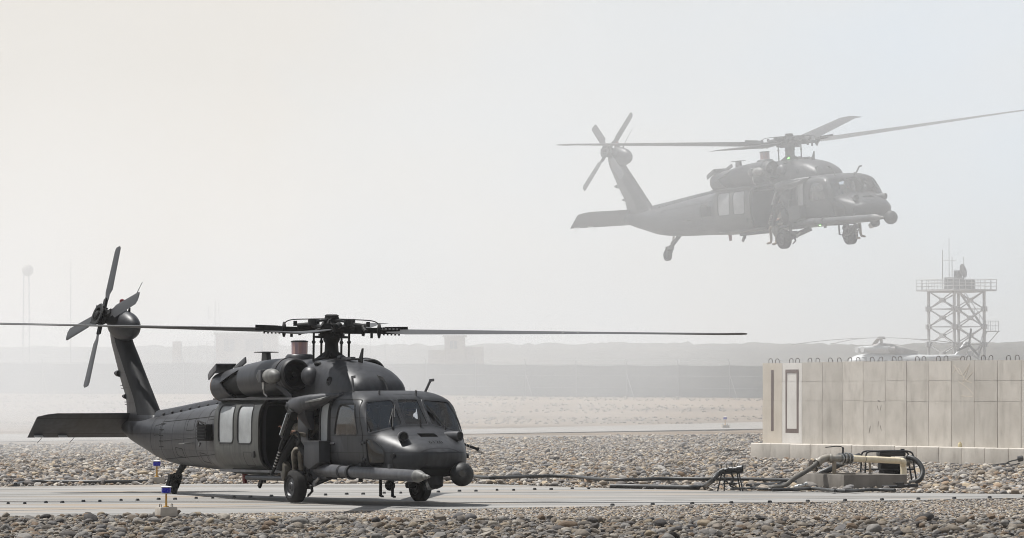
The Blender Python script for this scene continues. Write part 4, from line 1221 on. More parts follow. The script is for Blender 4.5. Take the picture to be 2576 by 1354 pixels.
def build_helicopter():
    root = empty('grey_helicopter')
    S, P = -1, 1
    P_DOORWIN = [(1.33, 1.92), (1.92, 1.92), (2.10, 1.33), (1.16, 1.32)]
    P_GUNPANE = [(.57, 1.93), (.90, 1.94), (.88, 1.2), (.57, 1.2)]
    P_GUNOPEN = [(.03, 1.95), (.50, 1.95), (.50, 1.2), (.03, 1.2)]
    P_CHIN = [(2.37, 1.25), (2.60, 1.22), (2.84, 1.03), (2.83, .76), (2.44, .72)]
    P_CABW = [[(-1.18, 1.90), (-.50, 1.90), (-.50, 1.20), (-1.18, 1.20)], [(-2.10, 1.90), (-1.42, 1.90), (-1.42, 1.20), (-2.10, 1.20)]]
    P_CABIN = [(-2.25, 1.97), (-.42, 1.97), (-.42, .66), (-2.25, .66)]
    P_WS = [(.67, 1.95), (1.09, 1.99), (1.365, 1.52), (.77, 1.36)]
    P_WC = [(-.215, 2.0), (.215, 2.0), (.24, 1.52), (-.24, 1.52)]
    wins = []
    for s in (S, P):
        wins.append(('door_window', round_poly(P_DOORWIN, .09), s, side_cut, 'glass_side'))
        wins.append(('gunner_window', round_poly(P_GUNPANE, .06), s, side_cut, 'glass_milky'))
        wins.append(('chin_window', round_poly(P_CHIN, .10), s, side_cut, 'glass_dark'))
        wins.append(('windshield', round_poly(P_WS, .05), s, front_cut, 'glass'))
    for pw in P_CABW: wins.append(('cabin_window', round_poly(pw, .1), P, side_cut, 'glass_side'))
    cuts = [fn_(poly, s) for (_, poly, s, fn_, _m) in wins]
    cuts.append(centre_cut(round_poly(P_WC, .05)))
    cuts.append(side_cut(round_poly(P_CABIN, .14), S)); cuts.append(side_cut(round_poly(P_GUNOPEN, .06), S)); cuts.append(side_cut(round_poly(P_GUNOPEN, .06), P))
    outer = hull(3.52, -11.3, 0.0)
    inner = hull(3.40, -3.7, 0.05)
    body = boolean(outer, [inner] + cuts)
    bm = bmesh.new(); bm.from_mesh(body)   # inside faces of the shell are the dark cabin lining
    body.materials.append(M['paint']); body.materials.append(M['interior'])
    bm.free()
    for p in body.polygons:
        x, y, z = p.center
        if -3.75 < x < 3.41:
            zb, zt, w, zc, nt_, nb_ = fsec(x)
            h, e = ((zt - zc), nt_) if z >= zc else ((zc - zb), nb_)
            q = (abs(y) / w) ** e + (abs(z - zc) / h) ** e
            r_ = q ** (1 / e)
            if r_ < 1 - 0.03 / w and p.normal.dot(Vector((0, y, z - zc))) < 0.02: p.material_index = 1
    fus = link_mesh('fuselage', body, None, root)
    # panes and their frames
    g_out = hull(3.5, -2.4, .010)
    f_out, f_in = hull(3.515, -2.4, -.007), hull(3.5, -2.41, .012)
    fshell = boolean(f_out, [f_in])
    for (nm, poly, s, fn_, mt) in wins:
        pane = hull_patch(boolean(g_out.copy(), [fn_(poly, s)], 'INTERSECT'), .010)
        po = link_mesh(nm, pane, M[mt], root)
        ring = boolean(boolean(fshell.copy(), [fn_(grow_poly(poly, .022), s)], 'INTERSECT'), [fn_(grow_poly(poly, -.004), s)])
        link_mesh('window_frame', ring, M['dark'] if nm != 'windshield' else M['paint_plain'], po)
    poly = round_poly(P_WC, .05)
    po = link_mesh('windshield', hull_patch(boolean(g_out.copy(), [centre_cut(poly)], 'INTERSECT'), .010), M['glass'], root)
    link_mesh('window_frame', boolean(boolean(fshell.copy(), [centre_cut(grow_poly(poly, .02))], 'INTERSECT'), [centre_cut(grow_poly(poly, -.004))]), M['paint_plain'], po)
    # seams of the cockpit doors and nose hatch
    s_out = hull(3.51, -2.4, -.0025); seamshell = boolean(s_out, [f_in])
    P_DOOR = round_poly([(1.0, 2.02), (2.03, 2.0), (2.27, 1.36), (2.31, .68), (1.0, .66)], .08)
    for s in (S, P):
        me = boolean(boolean(seamshell.copy(), [side_cut(P_DOOR, s)], 'INTERSECT'), [side_cut(grow_poly(P_DOOR, -.013), s)])
        link_mesh('door_seam', me, M['black'], fus)
        for (x, z) in ((2.29, 1.18), (2.31, .86)):
            b = MB(); b.box((x, s * (side_y(x, z) + .012), z), (.13, .03, .045)); b.box((x - .05, s * (side_y(x, z) + .02), z), (.03, .035, .07)); b.build('door_hinge', M['paint_plain'], fus, bevel=.006)
        b = MB(); y = s * (side_y(1.12, 1.16) + .02); b.cyl((1.04, y, 1.16), (1.2, y - s * .01, 1.16), .016, n=8); b.box((1.12, y - s * .02, 1.16), (.05, .04, .05)); b.build('door_handle', M['paint_light'], fus)
        # dark weather strip behind the cockpit door
        me = boolean(boolean(fshell.copy(), [side_cut([(.915, 2.0), (.985, 2.0), (.985, .66), (.915, .66)], s)], 'INTERSECT'), [side_cut([(.94, 2.01), (.945, 2.01), (.945, .65), (.94, .65)], s)])
        link_mesh('weather_strip', me, M['black'], fus)
    # frame seams round the boom and cabin, access panels on the flank
    for x in (-4.25, -5.05, -5.9, -6.75, -7.6, -8.4, -9.1):
        b = MB(); b.loft([fring(x, -.0025), fring(x - .02, -.0025)], caps=False); b.build('frame_seam', M['black'], fus)
    b_out = hull(-4.2, -9.4, -.003); b_in = hull(-4.19, -9.41, .01); bshell = boolean(b_out, [b_in])
    for pw in ([(-5.0, 1.82), (-4.4, 1.84), (-4.4, 1.62), (-5.0, 1.60)], [(-6.6, 1.62), (-6.05, 1.66), (-6.05, 1.40), (-6.6, 1.38)], [(-7.4, 1.05), (-6.9, 1.02), (-6.9, .82), (-7.4, .86)], [(-5.7, .95), (-5.2, .92), (-5.2, .72), (-5.7, .75)], [(-8.9, 1.5), (-8.5, 1.53), (-8.5, 1.3), (-8.9, 1.28)]):
        pw = round_poly(pw, .03)
        me = boolean(boolean(bshell.copy(), [side_cut(pw, S, .1, 1.7)], 'INTERSECT'), [side_cut(grow_poly(pw, -.016), S, .1, 1.7)])
        link_mesh('access_panel_seam', me, M['black'], fus)
    for zc_ in (1.70, 1.30, .92):
        b = MB(); pts = [Vector((x, -(side_y(x, zc_ + (x + 4.2) * .03) + .001), zc_ + (x + 4.2) * .03)) for x in np.arange(-4.3, -8.6, -.2)]
        b.tube(pts, .008, 5); b.build('rivet_line', M['black'], fus)
    # cabin fittings
    b = MB(); b.box((-.6, 0, .61), (6.0, 2.02, .03)); b.build('cabin_floor', M['interior'], root)
    b = MB(); b.box((-3.62, 0, 1.3), (.04, 2.0, 1.4)); b.build('rear_bulkhead', M['interior'], root)
    for s in (S, P):
        b = MB(); b.box((1.18, s * .5, .95), (.46, .5, .12)); b.box((.96, s * .5, 1.3), (.12, .5, .74), (0, -.15, 0)); b.box((.92, s * .5, 1.72), (.1, .28, .2), (0, -.15, 0)); b.box((1.15, s * .5, .76), (.3, .4, .28)); b.build('seat', M['interior'], root, bevel=.03)
    b = MB(); b.prism([(2.1, -.82, 1.36), (2.46, -.72, 1.38), (2.42, -.72, 1.46), (2.12, -.82, 1.45)], (0, 1.6, 0)); b.box((2.12, 0, 1.05), (.1, 1.6, .62)); b.box((1.6, 0, .9), (.9, .34, .5)); b.build('instrument_panel', M['interior'], root)
    b = MB(); b.box((1.55, 0, 2.05), (.7, .4, .1)); b.build('overhead_panel', M['interior'], root)

    # transmission cowling
    cow = [(1.08, 2.16, .26, 2.8), (1.04, 2.27, .44, 3), (.93, 2.40, .57, 3.2), (.7, 2.53, .65, 3.2), (.35, 2.66, .70, 3.2), (-.1, 2.75, .72, 3.2), (-.8, 2.81, .66, 3.4), (-2.0, 2.81, .60, 3.2), (-3.0, 2.80, .56, 3.0), (-3.8, 2.74, .48, 2.8), (-4.4, 2.56, .38, 2.6), (-5.0, 2.22, .28, 2.4), (-5.4, 2.03, .2, 2.2)]
    cf = [pchip([r[0] for r in cow][::-1], [r[i] for r in cow][::-1]) for i in (1, 2, 3)]
    rings = []
    for x in list(np.arange(1.08, .2, -.04)) + list(np.arange(.2, -5.4, -.12)) + [-5.4]:
        zt, w, e = cf[0](x), cf[1](x), cf[2](x)
        rings.append(ring_se(x, 2.0, w, zt - 2.0, .1, e, 64))
    b = MB(); b.loft(rings); cowl = b.build('cowling', M['paint_plain'], root)
    # black air scoops and dark round vent on the cowling side
    for s in (S, P):
        b = MB(); b.lathe((.12, s * .685, 2.36), (.12, s, .12), [(-.05, .09), (.012, .09), (.014, .07), (-.02, .066)], 16); b.build('round_vent', M['black'], cowl)
        b = MB(); b.box((.12, s * .70, 2.36), (.012, .02, .15)); b.box((.12, s * .70, 2.36), (.15, .02, .012)); b.build('vent_bar', M['paint_plain'], cowl)
        b = MB(); b.ell((-.75, s * .50, 2.70), (.13, .07, .05), 12, 8, (s * .5, 0, 0)); b.build('scoop', M['black'], cowl)
    # engine nacelles, intakes, exhaust suppressors
    for s in (S, P):
        ax = Vector((-3.0 + 1.05, 0, 2.43 - 2.51)).normalized() * 1
        o, dr = Vector((-1.05, s * .83, 2.50)), Vector((-1, s * .03, -.05)).normalized()
        b = MB(); b.lathe(o, dr, [(.06, .325), (.35, .345), (.9, .36), (1.4, .355), (1.95, .33), (1.98, .30)], 40, caps=(False, True))
        nac = b.build('engine_nacelle', M['paint_plain'], root)
        b = MB(); b.lathe(o - dr * .015, dr, [(.40, .13), (.32, .20), (.08, .238), (.02, .25), (.0, .27), (.0, .295), (.03, .318), (.16, .332)], 40, caps=(True, False)); b.build('intake_lip', M['dark'], nac)
        b = MB(); b.lathe(o + dr * .20, dr, [(.0, .01), (-.10, .06), (0.1, .10), (.15, .02)], 20); b.build('intake_spinner', M['black'], nac)
        b = MB(); b.lathe(o + dr * .26, dr, [(-.006, .352), (.02, .358), (.03, .352)], 40); b.build('cowl_band', M['dark'], nac)
        b = MB(); b.ell((-.78, s * .66, 2.47), (.22, .17, .19), 18, 12); b.build('intake_fairing', M['paint_light'], nac)
        # exhaust suppressor: thick open tube with a cut-out on its flank
        e0, ed = o + dr * 1.97, Vector((-1, s * .10, -.12)).normalized()
        b = MB(); b.lathe(e0, ed, [(0, .30), (.05, .315), (.5, .315), (1.0, .30), (1.12, .285), (1.12, .255), (1.0, .27), (.5, .28), (.05, .28), (0.02, .2)], 40)
        tube_m = b.mesh('exhaust')
        cut = MB(); cut.prism([(x, s * .84, z) for x, z in ((-3.68, 2.36), (-3.08, 2.62), (-2.99, 2.30), (-3.02, 2.12), (-3.40, 2.06))], (0, s * .8, 0))
        ex = link_mesh('exhaust_suppressor', boolean(tube_m, [cut.mesh('cutter')]), M['paint_plain'], root)
        b = MB(); b.lathe(e0 + ed * .08, ed, [(0, .05), (0, .27), (.8, .25), (.8, .05)], 24); b.build('exhaust_core', M['black'], ex)
        b = MB(); b.box(e0 + ed * .95 + Vector((-.12, s * .04, .36)), (.62, .42, .025), (0, -.28, s * .18)); b.box(e0 + ed * .95 + Vector((-.12, s * .26, .28)), (.66, .03, .12), (0, -.28, s * .18)); b.box(e0 + ed * .7 + Vector((0, -s * .16, .40)), (.7, .03, .12), (0, -.28, s * .1)); b.build('baffle', M['paint_light'], ex, bevel=.006)
        b = MB(); b.lathe(e0 + ed * 1.10, ed, [(0, .287), (.02, .292), (.03, .287), (.03, .25), (0, .25)], 40); b.build('exhaust_rim', mat('scorched_rim', (.10, .06, .04), (.14, .09, .06), 5, .6) if s == S else bpy.data.materials['scorched_rim'], ex)
        # pale sensor pod on the nacelle flank
        pc_ = Vector((-1.52, s * 1.22, 2.47))
        b = MB(); b.ell(pc_ + Vector((.16, 0, 0)), (.30, .15, .15), 20, 12); b.ell(pc_ + Vector((-.18, 0, 0)), (.16, .15, .15), 16, 12); pod = b.build('sensor_pod', M['pale_fair'], root)
        b = MB(); b.box(pc_ + Vector((-.09, s * .09, .0)), (.13, .12, .24)); b.build('sensor_window', M['paint_light'], pod, bevel=.01)
        b = MB(); b.cyl(pc_ + Vector((-.09, s * .05, -.12)), pc_ + Vector((-.09, s * .05, -.26)), .04, .03, 10); b.tube([pc_ + Vector((-.09, s * .05, -.26)), pc_ + Vector((-.11, s * .03, -.34)), pc_ + Vector((-.03, 0, -.40))], .018, 8); b.build('sensor_cable', M['steel'], pod)
        b = MB(); b.bar(pc_ + Vector((0, -s * .12, -.05)), pc_ + Vector((.1, -s * .45, -.1)), .1, .1); b.bar(pc_ + Vector((.16, -s * .1, -.14)), pc_ + Vector((.55, -s * .25, -.42)), .04, .1); b.build('pod_bracket', M['paint_plain'], pod)

    # jammer on its pedestal, dish antenna, whip antennas
    b = MB(); b.lathe((-2.62, 0, 2.72), (0, 0, 1), [(0, .31), (.16, .28), (.2, .24), (.2, .05)], 28); b.build('jammer_pedestal', M['paint_plain'], root)
    b = MB(); b.lathe((-2.62, 0, 2.92), (0, 0, 1), [(0, .16), (.24, .165), (.25, .15)], 12); jm = b.build('infrared_jammer', M['jammer'], root, smooth=15)
    b = MB(); b.lathe((-2.62, 0, 3.165), (0, 0, 1), [(0, .175), (.02, .175), (.035, .12), (.035, .02)], 16); b.build('jammer_cap', M['dark'], jm)
    b = MB(); b.lathe((-4.17, 0, 2.97), (0, 0, 1), [(0, .05), (0.005, .25), (.02, .25), (.028, .05)], 28); dish = b.build('disc_antenna', M['paint_plain'], root)
    b = MB(); b.loft([[Vector((-4.17 + sx * l, sy * .05, z)) for sx, sy in ((-1, -1), (1, -1), (1, 1), (-1, 1))] for l, z in ((.17, 2.55), (.10, 2.98))]); b.build('antenna_stalk', M['paint_plain'], dish)
    b = MB(); b.loft([[Vector((x + sx * w, .03 + sy * .012, z)) for sx, sy in ((-1, -1), (1, -1), (1, 1), (-1, 1))] for x, z, w in ((.02, 2.70, .10), (.14, 3.0, .02))]); b.cyl((-.25, -.1, 2.78), (.06, .02, 2.80), .02, n=6); b.build('blade_antenna', M['dark'], root)
    b = MB(); b.box((-.25, -.12, 2.81), (.55, .10, .05)); b.cyl((-.55, -.14, 2.83), (-.42, -.14, 2.83), .05, n=10); b.build('deck_fitting', M['paint_light'], root)
    # wire cutter and cockpit roof antennas
    b = MB(); b.prism([(.62, -.012, 2.50), (.98, -.012, 2.45), (1.05, -.012, 2.36), (.9, -.012, 2.40)], (0, .024, 0)); b.tube([(.95, .05, 2.43), (1.1, .05, 2.3), (1.2, .05, 2.15)], .018, 6); b.build('wire_cutter', M['dark'], root)
    for (x, y, h, lean, tip) in ((1.95, .25, .11, .03, 0), (1.9, -.5, .10, 0, 0), (1.25, -.72, .30, -.06, .12), (1.30, .78, .25, .25, .14)):
        z0 = 2.0
        zb, zt, w, zc, nt_, nb_ = fsec(x)
        z0 = zc + (zt - zc) * (1 - (abs(y) / w) ** nt_) ** (1 / nt_) - .02
        b = MB(); b.bar((x, y, z0), (x + lean, y, z0 + h), .022, .05)
        if tip: b.bar((x + lean - .03, y, z0 + h), (x + lean + tip, y, z0 + h + .01), .02, .05)
        b.build('roof_antenna', M['paint_light'], root)
    # windshield wipers
    for s in (S, P):
        b = MB(); b.cyl((2.58, s * .56, 1.46), (2.28, s * .40, 1.83), .012, n=6); b.cyl((2.50, s * .62, 1.46), (2.28, s * .40, 1.83), .009, n=6); b.cyl((2.60, s * .54, 1.38), (2.58, s * .57, 1.48), .02, n=8); b.bar((2.22, s * .34, 1.89), (2.42, s * .44, 1.65), .018, .03); b.build('wiper', M['dark'], root)

    # nose details
    for s in (S, P):
        c = Vector((3.02, s * .57, 1.30)); d = Vector((.93, s * .34, -.03)).normalized()
        b = MB(); b.lathe(c - d * .18, d, [(-.2, .04), (-.05, .08), (.15, .095), (.27, .098), (.28, .082), (.25, .068), (.25, .01)], 24); se = b.build('nose_sensor', M['paint_light'], root)
        b = MB(); b.lathe(c - d * .18, d, [(.255, .01), (.26, .066), (.262, .066), (.262, .01)], 20); b.build('sensor_lens', M['black'], se)
        b = MB(); b.lathe((3.05 , s * .80, .93), (.5, s * .85, 0), [(-.03, .05), (.015, .05), (.017, .01)], 14); b.build('port_cap', M['dark'], fus)
        b = MB(); b.box((3.44, s * .30, .84), (.04, .05, .15)); b.build('nose_latch', M['dark'], fus, bevel=.008)
    b = MB()
    for k in range(7):
        x = 2.86 + k * .022; b.box((x, 0.0, fsec(x)[1] + .004), (.012, .36, .012))
    b.build('nose_grille', M['black'], fus)
    b = MB(); b.box((2.55, .05, 1.52), (.02, .02, .14)); b.box((2.52, .05, 1.6), (.05, .02, .02)); b.build('temperature_probe', M['dark'], root)
    b = MB(); b.prism([(3.44, -.42, .69), (3.44, .22, .69), (3.30, .16, .55), (3.30, -.36, .55)], (.03, 0, 0)); b.build('chin_panel', M['black'], fus)
    # tail number on the nose
    cu_ = bpy.data.curves.new('nose_number', 'FONT'); cu_.body = '6120'; cu_.size = .15; cu_.align_x = 'CENTER'; cu_.align_y = 'CENTER'; cu_.extrude = 0.0
    to = bpy.data.objects.new('nose_number', cu_); COL.objects.link(to)
    bpy.context.view_layer.update()
    tm = bpy.data.meshes.new_from_object(to.evaluated_get(bpy.context.evaluated_depsgraph_get())); bpy.data.objects.remove(to)
    for v in tm.vertices:                      # lay the flat letters on the curved nose
        yy, t = v.co.x, v.co.y
        x = 3.255 - t * .95
        zb, zt, w, zc, nt_, nb_ = fsec(x)
        v.co = Vector((x, yy, zc + (zt - zc) * max(1e-3, 1 - (abs(yy) / w) ** nt_) ** (1 / nt_) + .004))
    link_mesh('nose_number', tm, M['number'], fus)

    # infrared turret at the port chin, searchlight and belly fittings
    b = MB(); b.ell((3.52, .42, .58), .225, 28, 18); b.lathe((3.30, .42, .66), (1, 0, -.3), [(0, .16), (.12, .2), (.2, .16)], 20); tur = b.build('infrared_turret', M['dark'], root)
    b = MB(); b.box((3.15, .35, .66), (.4, .3, .22)); b.cyl((3.2, .1, .62), (3.5, .42, .60), .07, n=10); b.build('turret_mount', M['black'], tur)
    b = MB(); b.lathe((3.70, .34, .60), (.9, -.35, .05), [(0, .07), (.035, .07), (.036, .01)], 16); b.build('turret_lens', M['glass_dark'], tur)
    b = MB(); b.lathe((3.15, .05, .50), (.4, 0, -1), [(-.15, .16), (.05, .15), (.16, .12), (.2, .02)], 20); b.build('searchlight', M['dark'], root)
    b = MB(); b.lathe((2.85, .12, .42), (.6, 0, -1), [(0, .11), (.1, .11), (.11, .02)], 18); b.build('landing_light', M['clear_lens'], root)
    b = MB(); b.ell((2.05, -.35, .36), .10, 18, 12); b.cyl((2.05, -.35, .4), (2.05, -.35, .52), .05, n=10); b.build('belly_sensor', M['black'], root)
    for x in (1.85, 2.35):
        b = MB(); b.bar((x, -.45, .52), (x, -.45, .16), .05, .03); b.bar((x - .02, -.45, .17), (x + .09, -.45, .15), .05, .03); b.build('belly_antenna', M['black'], root)
    b = MB(); b.box((2.1, -.4, .5), (.8, .3, .06)); b.build('belly_plate', M['dark'], root)
    for (x, y, l, lean) in ((-3.55, -.35, .28, -.22), (-3.85, -.2, .2, 0), (-4.7, -.2, .12, 0), (1.3, -.6, .12, 0)):
        b = MB(); b.bar((x, y, .54), (x + lean, y, .54 - l), .05, .09); b.build('belly_antenna', M['dark'], root)
    b = MB(); b.lathe((-4.55, -.3, .40), (0, 0, 1), [(-.08, .045), (.0, .055), (.1, .06), (.14, .08)], 14); b.build('belly_beacon', M['red_lens'], root)

    # refuelling probe along the starboard chin
    pr = [Vector((.45, -1.10, .66)), Vector((1.0, -1.15, .64)), Vector((4.75, -1.15, .575))]
    b = MB(); b.tube([pr[0], pr[1], Vector((1.65, -1.15, .628))], [.10, .125, .125], 24); b.tube([Vector((1.62, -1.15, .63)), pr[2]], .112, 24); pb_ = b.build('refuelling_probe', M['paint_light'], root)
    b = MB(); b.lathe(Vector((4.75, -1.15, .575)), (1, 0, -.017), [(-.03, .118), (.02, .118), (.1, .10), (.24, .062), (.26, .045), (.36, .045), (.38, .03), (.46, .026), (.47, .01)], 24); b.build('probe_tip', M['pale_fair'], pb_)
    b = MB(); b.lathe(Vector((1.60, -1.15, .629)), (1, 0, -.017), [(0, .115), (0, .132), (.03, .132), (.03, .115)], 24); b.lathe(Vector((2.0, -1.15, .622)), (1, 0, -.017), [(0, .11), (0, .145), (.07, .145), (.07, .11)], 24); b.build('probe_clamp', M['dark'], pb_)
    b = MB(); b.bar((2.05, -1.13, .68), (2.15, -.98, .80), .05, .05); b.box((3.62, -1.15, .71), (.08, .06, .14)); b.build('probe_bracket', M['paint_plain'], pb_)
    b = MB(); b.box((.55, -1.02, .62), (.7, .26, .30)); b.build('probe_housing', M['paint_plain'], pb_, bevel=.03)

    # rescue hoist fairing over the gunner's window
    rings = []
    for x, w, h, yc, zc in ((-.27, .03, .03, -1.30, 1.88), (-.25, .11, .11, -1.30, 1.88), (-.16, .15, .15, -1.30, 1.885), (.1, .17, .17, -1.27, 1.90), (.35, .20, .15, -1.18, 1.95), (.6, .20, .12, -1.06, 2.0), (.85, .16, .09, -.98, 2.04), (1.1, .06, .04, -.9, 2.09)):
        rings.append(ring_se(x, zc, w, h, h, 2.6, 28, yc))
    b = MB(); b.loft(rings); ho = b.build('hoist_fairing', M['paint_light'], root)
    b = MB(); b.lathe((-.20, -1.37, 1.875), (-.6, -.75, 0), [(0, .09), (.07, .085), (.08, .065), (.04, .05), (.04, .01)], 8); b.build('hoist_light', M['paint_light'], ho)
    b = MB(); b.prism([(.1, -1.12, 1.98), (.95, -1.05, 2.06), (.95, -1.26, 1.99), (.55, -1.34, 1.95), (.1, -1.36, 1.92)], (0, 0, .03)); b.build('window_hood', M['pale_fair'], ho)
    b = MB(); b.loft([[Vector((-.20, -1.10, 1.84)), Vector((.30, -1.10, 1.84)), Vector((.30, -1.34, 1.86)), Vector((-.20, -1.40, 1.84))], [Vector((.02, -1.08, 1.60)), Vector((.26, -1.08, 1.60)), Vector((.26, -1.24, 1.62)), Vector((.0, -1.26, 1.60))], [Vector((.12, -1.06, 1.42)), Vector((.24, -1.06, 1.42)), Vector((.24, -1.13, 1.42)), Vector((.12, -1.13, 1.42))]]); b.build('hoist_bracket', M['paint_plain'], ho, bevel=.02)

    # ammunition box under the gunner's window
    b = MB(); b.prism([(.34, -1.10, 1.20), (1.0, -1.10, 1.20), (1.0, -1.10, .80), (.55, -1.10, .66), (.34, -1.10, .74)], (0, -.24, 0)); ab = b.build('ammunition_box', M['paint_plain'], root, bevel=.012)
    b = MB(); b.box((.67, -1.22, 1.203), (.7, .27, .02)); b.build('box_lid', M['paint_light'], ab)

    # sliding cabin door, run back along the fuselage
    def door_y(z): return side_y(-2.0, z, .10)
    zs = np.linspace(.53, 2.015, 34); xs_ = np.linspace(-4.10, -2.02, 30)
    vs, fs_ = [], []
    for off in (0, .045):
        for z in zs:
            for x in xs_: vs.append((x, -(door_y(min(z, 1.99)) - off), z))
    nX, nZ = len(xs_), len(zs); n0 = nX * nZ
    for j in range(nZ - 1):
        for i in range(nX - 1):
            k = j * nX + i; fs_.append((k, k + 1, k + nX + 1, k + nX)); fs_.append((n0 + k, n0 + k + nX, n0 + k + nX + 1, n0 + k + 1))
    for j in range(nZ - 1):
        for i in (0, nX - 1):
            k = j * nX + i; fs_.append((k, k + nX, n0 + k + nX, n0 + k))
    for i in range(nX - 1):
        for j in (0, nZ - 1):
            k = j * nX + i; fs_.append((k, k + 1, n0 + k + 1, n0 + k))
    b = MB(); b.add(vs, fs_); dm = b.mesh('door')
    wp = [round_poly([(-3.88, 1.90), (-3.20, 1.90), (-3.20, 1.16), (-3.88, 1.16)], .11), round_poly([(-2.98, 1.90), (-2.33, 1.90), (-2.33, 1.15), (-2.98, 1.15)], .11)]
    door = link_mesh('sliding_door', boolean(dm.copy(), [side_cut(p, S, .8, 1.6) for p in wp]), M['paint_door'], root)
    gl = MB(); gvs = [(v[0], v[1] + .015, v[2]) for v in vs[:n0]] + [(v[0], v[1] + .023, v[2]) for v in vs[:n0]]
    gl.add(gvs, fs_); gm = gl.mesh('door_glass')
    fr_ = MB(); fr_.add([(v[0], v[1] - .008, v[2]) for v in vs[:n0]] + [(v[0], v[1] + .004, v[2]) for v in vs[:n0]], fs_); fm = fr_.mesh('door_frame')
    for p in wp:
        w = link_mesh('door_window', boolean(gm.copy(), [side_cut(p, S, .8, 1.6)], 'INTERSECT'), M['glass_milky'], door)
        ring = boolean(boolean(fm.copy(), [side_cut(grow_poly(p, .028), S, .8, 1.6)], 'INTERSECT'), [side_cut(grow_poly(p, -.004), S, .8, 1.6)])
        link_mesh('window_frame', ring, M['dark'], door)
    hp_ = round_poly([(-2.74, .98), (-2.36, .98), (-2.36, .70), (-2.74, .70)], .02)
    me = boolean(boolean(fm.copy(), [side_cut(hp_, S, .8, 1.6)], 'INTERSECT'), [side_cut(grow_poly(hp_, -.012), S, .8, 1.6)])
    for v in me.vertices: v.co.y += .006
    link_mesh('step_hatch', me, M['dark'], door)
    b = MB(); b.box((-2.22, -(door_y(.93) + .01), .93), (.07, .025, .13)); b.build('latch', M['black'], door, bevel=.008)
    b = MB(); b.bar((-4.3, -1.10, 2.03), (-.3, -1.10, 2.03), .05, .04); b.bar((-4.0, -1.09, .60), (-.3, -1.09, .60), .06, .05); b.build('door_rail', M['paint_light'], root)
    b = MB(); b.cyl((-2.9, -1.02, .47), (-.45, -1.05, .47), .055, n=10); b.build('sill_tube', M['paint_plain'], root)
    # curved aft jamb of the open doorway
    b = MB()
    jz = np.linspace(.66, 1.97, 20)
    b.loft([[Vector((x, -(side_y(-2, z) - o_), z)) for x, o_ in ((-2.27, .0), (-2.08, .03), (-2.08, .10), (-2.27, .08))] for z in jz]); b.build('door_jamb', M['paint_plain'], root)
    # equipment bundle and cable on the aft fuselage
    b = MB(); b.box((-4.72, -1.10, 1.36), (.34, .22, .34), (0, 0, .15)); bun = b.build('dispenser', M['black'], root, bevel=.03)
    b = MB(); b.tube(smooth_path([(-4.6, -1.2, 1.52), (-4.75, -1.24, 1.60), (-4.98, -1.14, 1.5), (-5.08, -1.1, 1.25), (-4.95, -1.14, 1.08), (-4.75, -1.2, 1.14)], 5), .016, 6); b.tube(smooth_path([(-4.5, -1.2, 1.55), (-4.7, -1.26, 1.58), (-4.9, -1.2, 1.42)], 5), .014, 6); b.build('cable', M['dark'], bun)
    for k in range(5):
        b = MB(); b.box((-4.72 + .02, -1.215, 1.24 + k * .06), (.30, .02, .012), (0, 0, .15)); b.build('dispenser_bar', M['dark'], bun)
    b = MB(); b.prism([(-6.6, -.72, 1.12), (-6.0, -.8, 1.13), (-6.1, -.95, 1.12), (-6.45, -.92, 1.11)], (0, 0, .02)); b.build('footstep', M['pale_fair'], root)
    for k in range(5):
        b = MB(); b.box((-8.35, -(side_y(-8.35, 1.05 + k * .12) + .005), 1.05 + k * .12), (.22, .02, .022)); b.build('footstep_slot', M['black'], root)

    # drive shaft cover along the boom
    b = MB(); rings = []
    for x in np.arange(-4.9, -9.5, -.3):
        zt = fsec(x)[1]
        rings.append(ring_se(x, zt - .06, .16, .19, .05, 2.6, 20))
    b.loft(rings); dsc = b.build('drive_shaft_cover', M['paint_plain'], root)
    for k in range(9):
        x = -5.3 - k * .45; zt = fsec(x)[1]
        b = MB(); b.ell((x, -.165, zt + .01), (.035, .03, .03), 8, 6); b.build('cover_latch', M['dark'], dsc)
    # fin
    fin = [(1.30, -8.7, -11.15, .17), (1.55, -9.30, -11.10, .19), (1.75, -9.58, -11.08, .185), (1.96, -9.79, -11.10, .175), (2.5, -10.31, -11.44, .165), (3.0, -10.79, -11.76, .16), (3.37, -11.14, -11.98, .155), (3.62, -11.28, -12.05, .15), (3.80, -11.3, -11.95, .10)]
    ff = [pchip([r[0] for r in fin], [r[i] for r in fin]) for i in (1, 2, 3)]
    rings = []
    for z in np.linspace(1.30, 3.80, 30):
        le, te, t = ff[0](z), ff[1](z), ff[2](z); c = le - te
        ring = []
        for (u, w) in ((1, 0), (.99, .32), (.96, .62), (.90, .86), (.78, 1.0), (.55, .98), (.30, .75), (.0, .30)):
            ring.append(Vector((te + c * u, -t * w, z)))
        for (u, w) in ((.0, .30), (.30, .75), (.55, .98), (.78, 1.0), (.90, .86), (.96, .62), (.99, .32)):
            ring.append(Vector((te + c * u, t * w, z)))
        rings.append(ring)
    b = MB(); b.loft(rings); fn2 = b.build('tail_fin', M['paint'], root, smooth=40)
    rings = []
    for z in np.linspace(1.72, 3.60, 24):      # darker layer over the leading edge, slightly proud of the fin
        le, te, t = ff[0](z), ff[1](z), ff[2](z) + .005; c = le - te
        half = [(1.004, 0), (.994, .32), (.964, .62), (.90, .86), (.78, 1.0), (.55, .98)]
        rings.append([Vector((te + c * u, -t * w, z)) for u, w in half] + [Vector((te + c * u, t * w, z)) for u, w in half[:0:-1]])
    b = MB(); b.loft(rings); b.build('leading_edge_layer', M['paint_dark'], fn2, smooth=40)
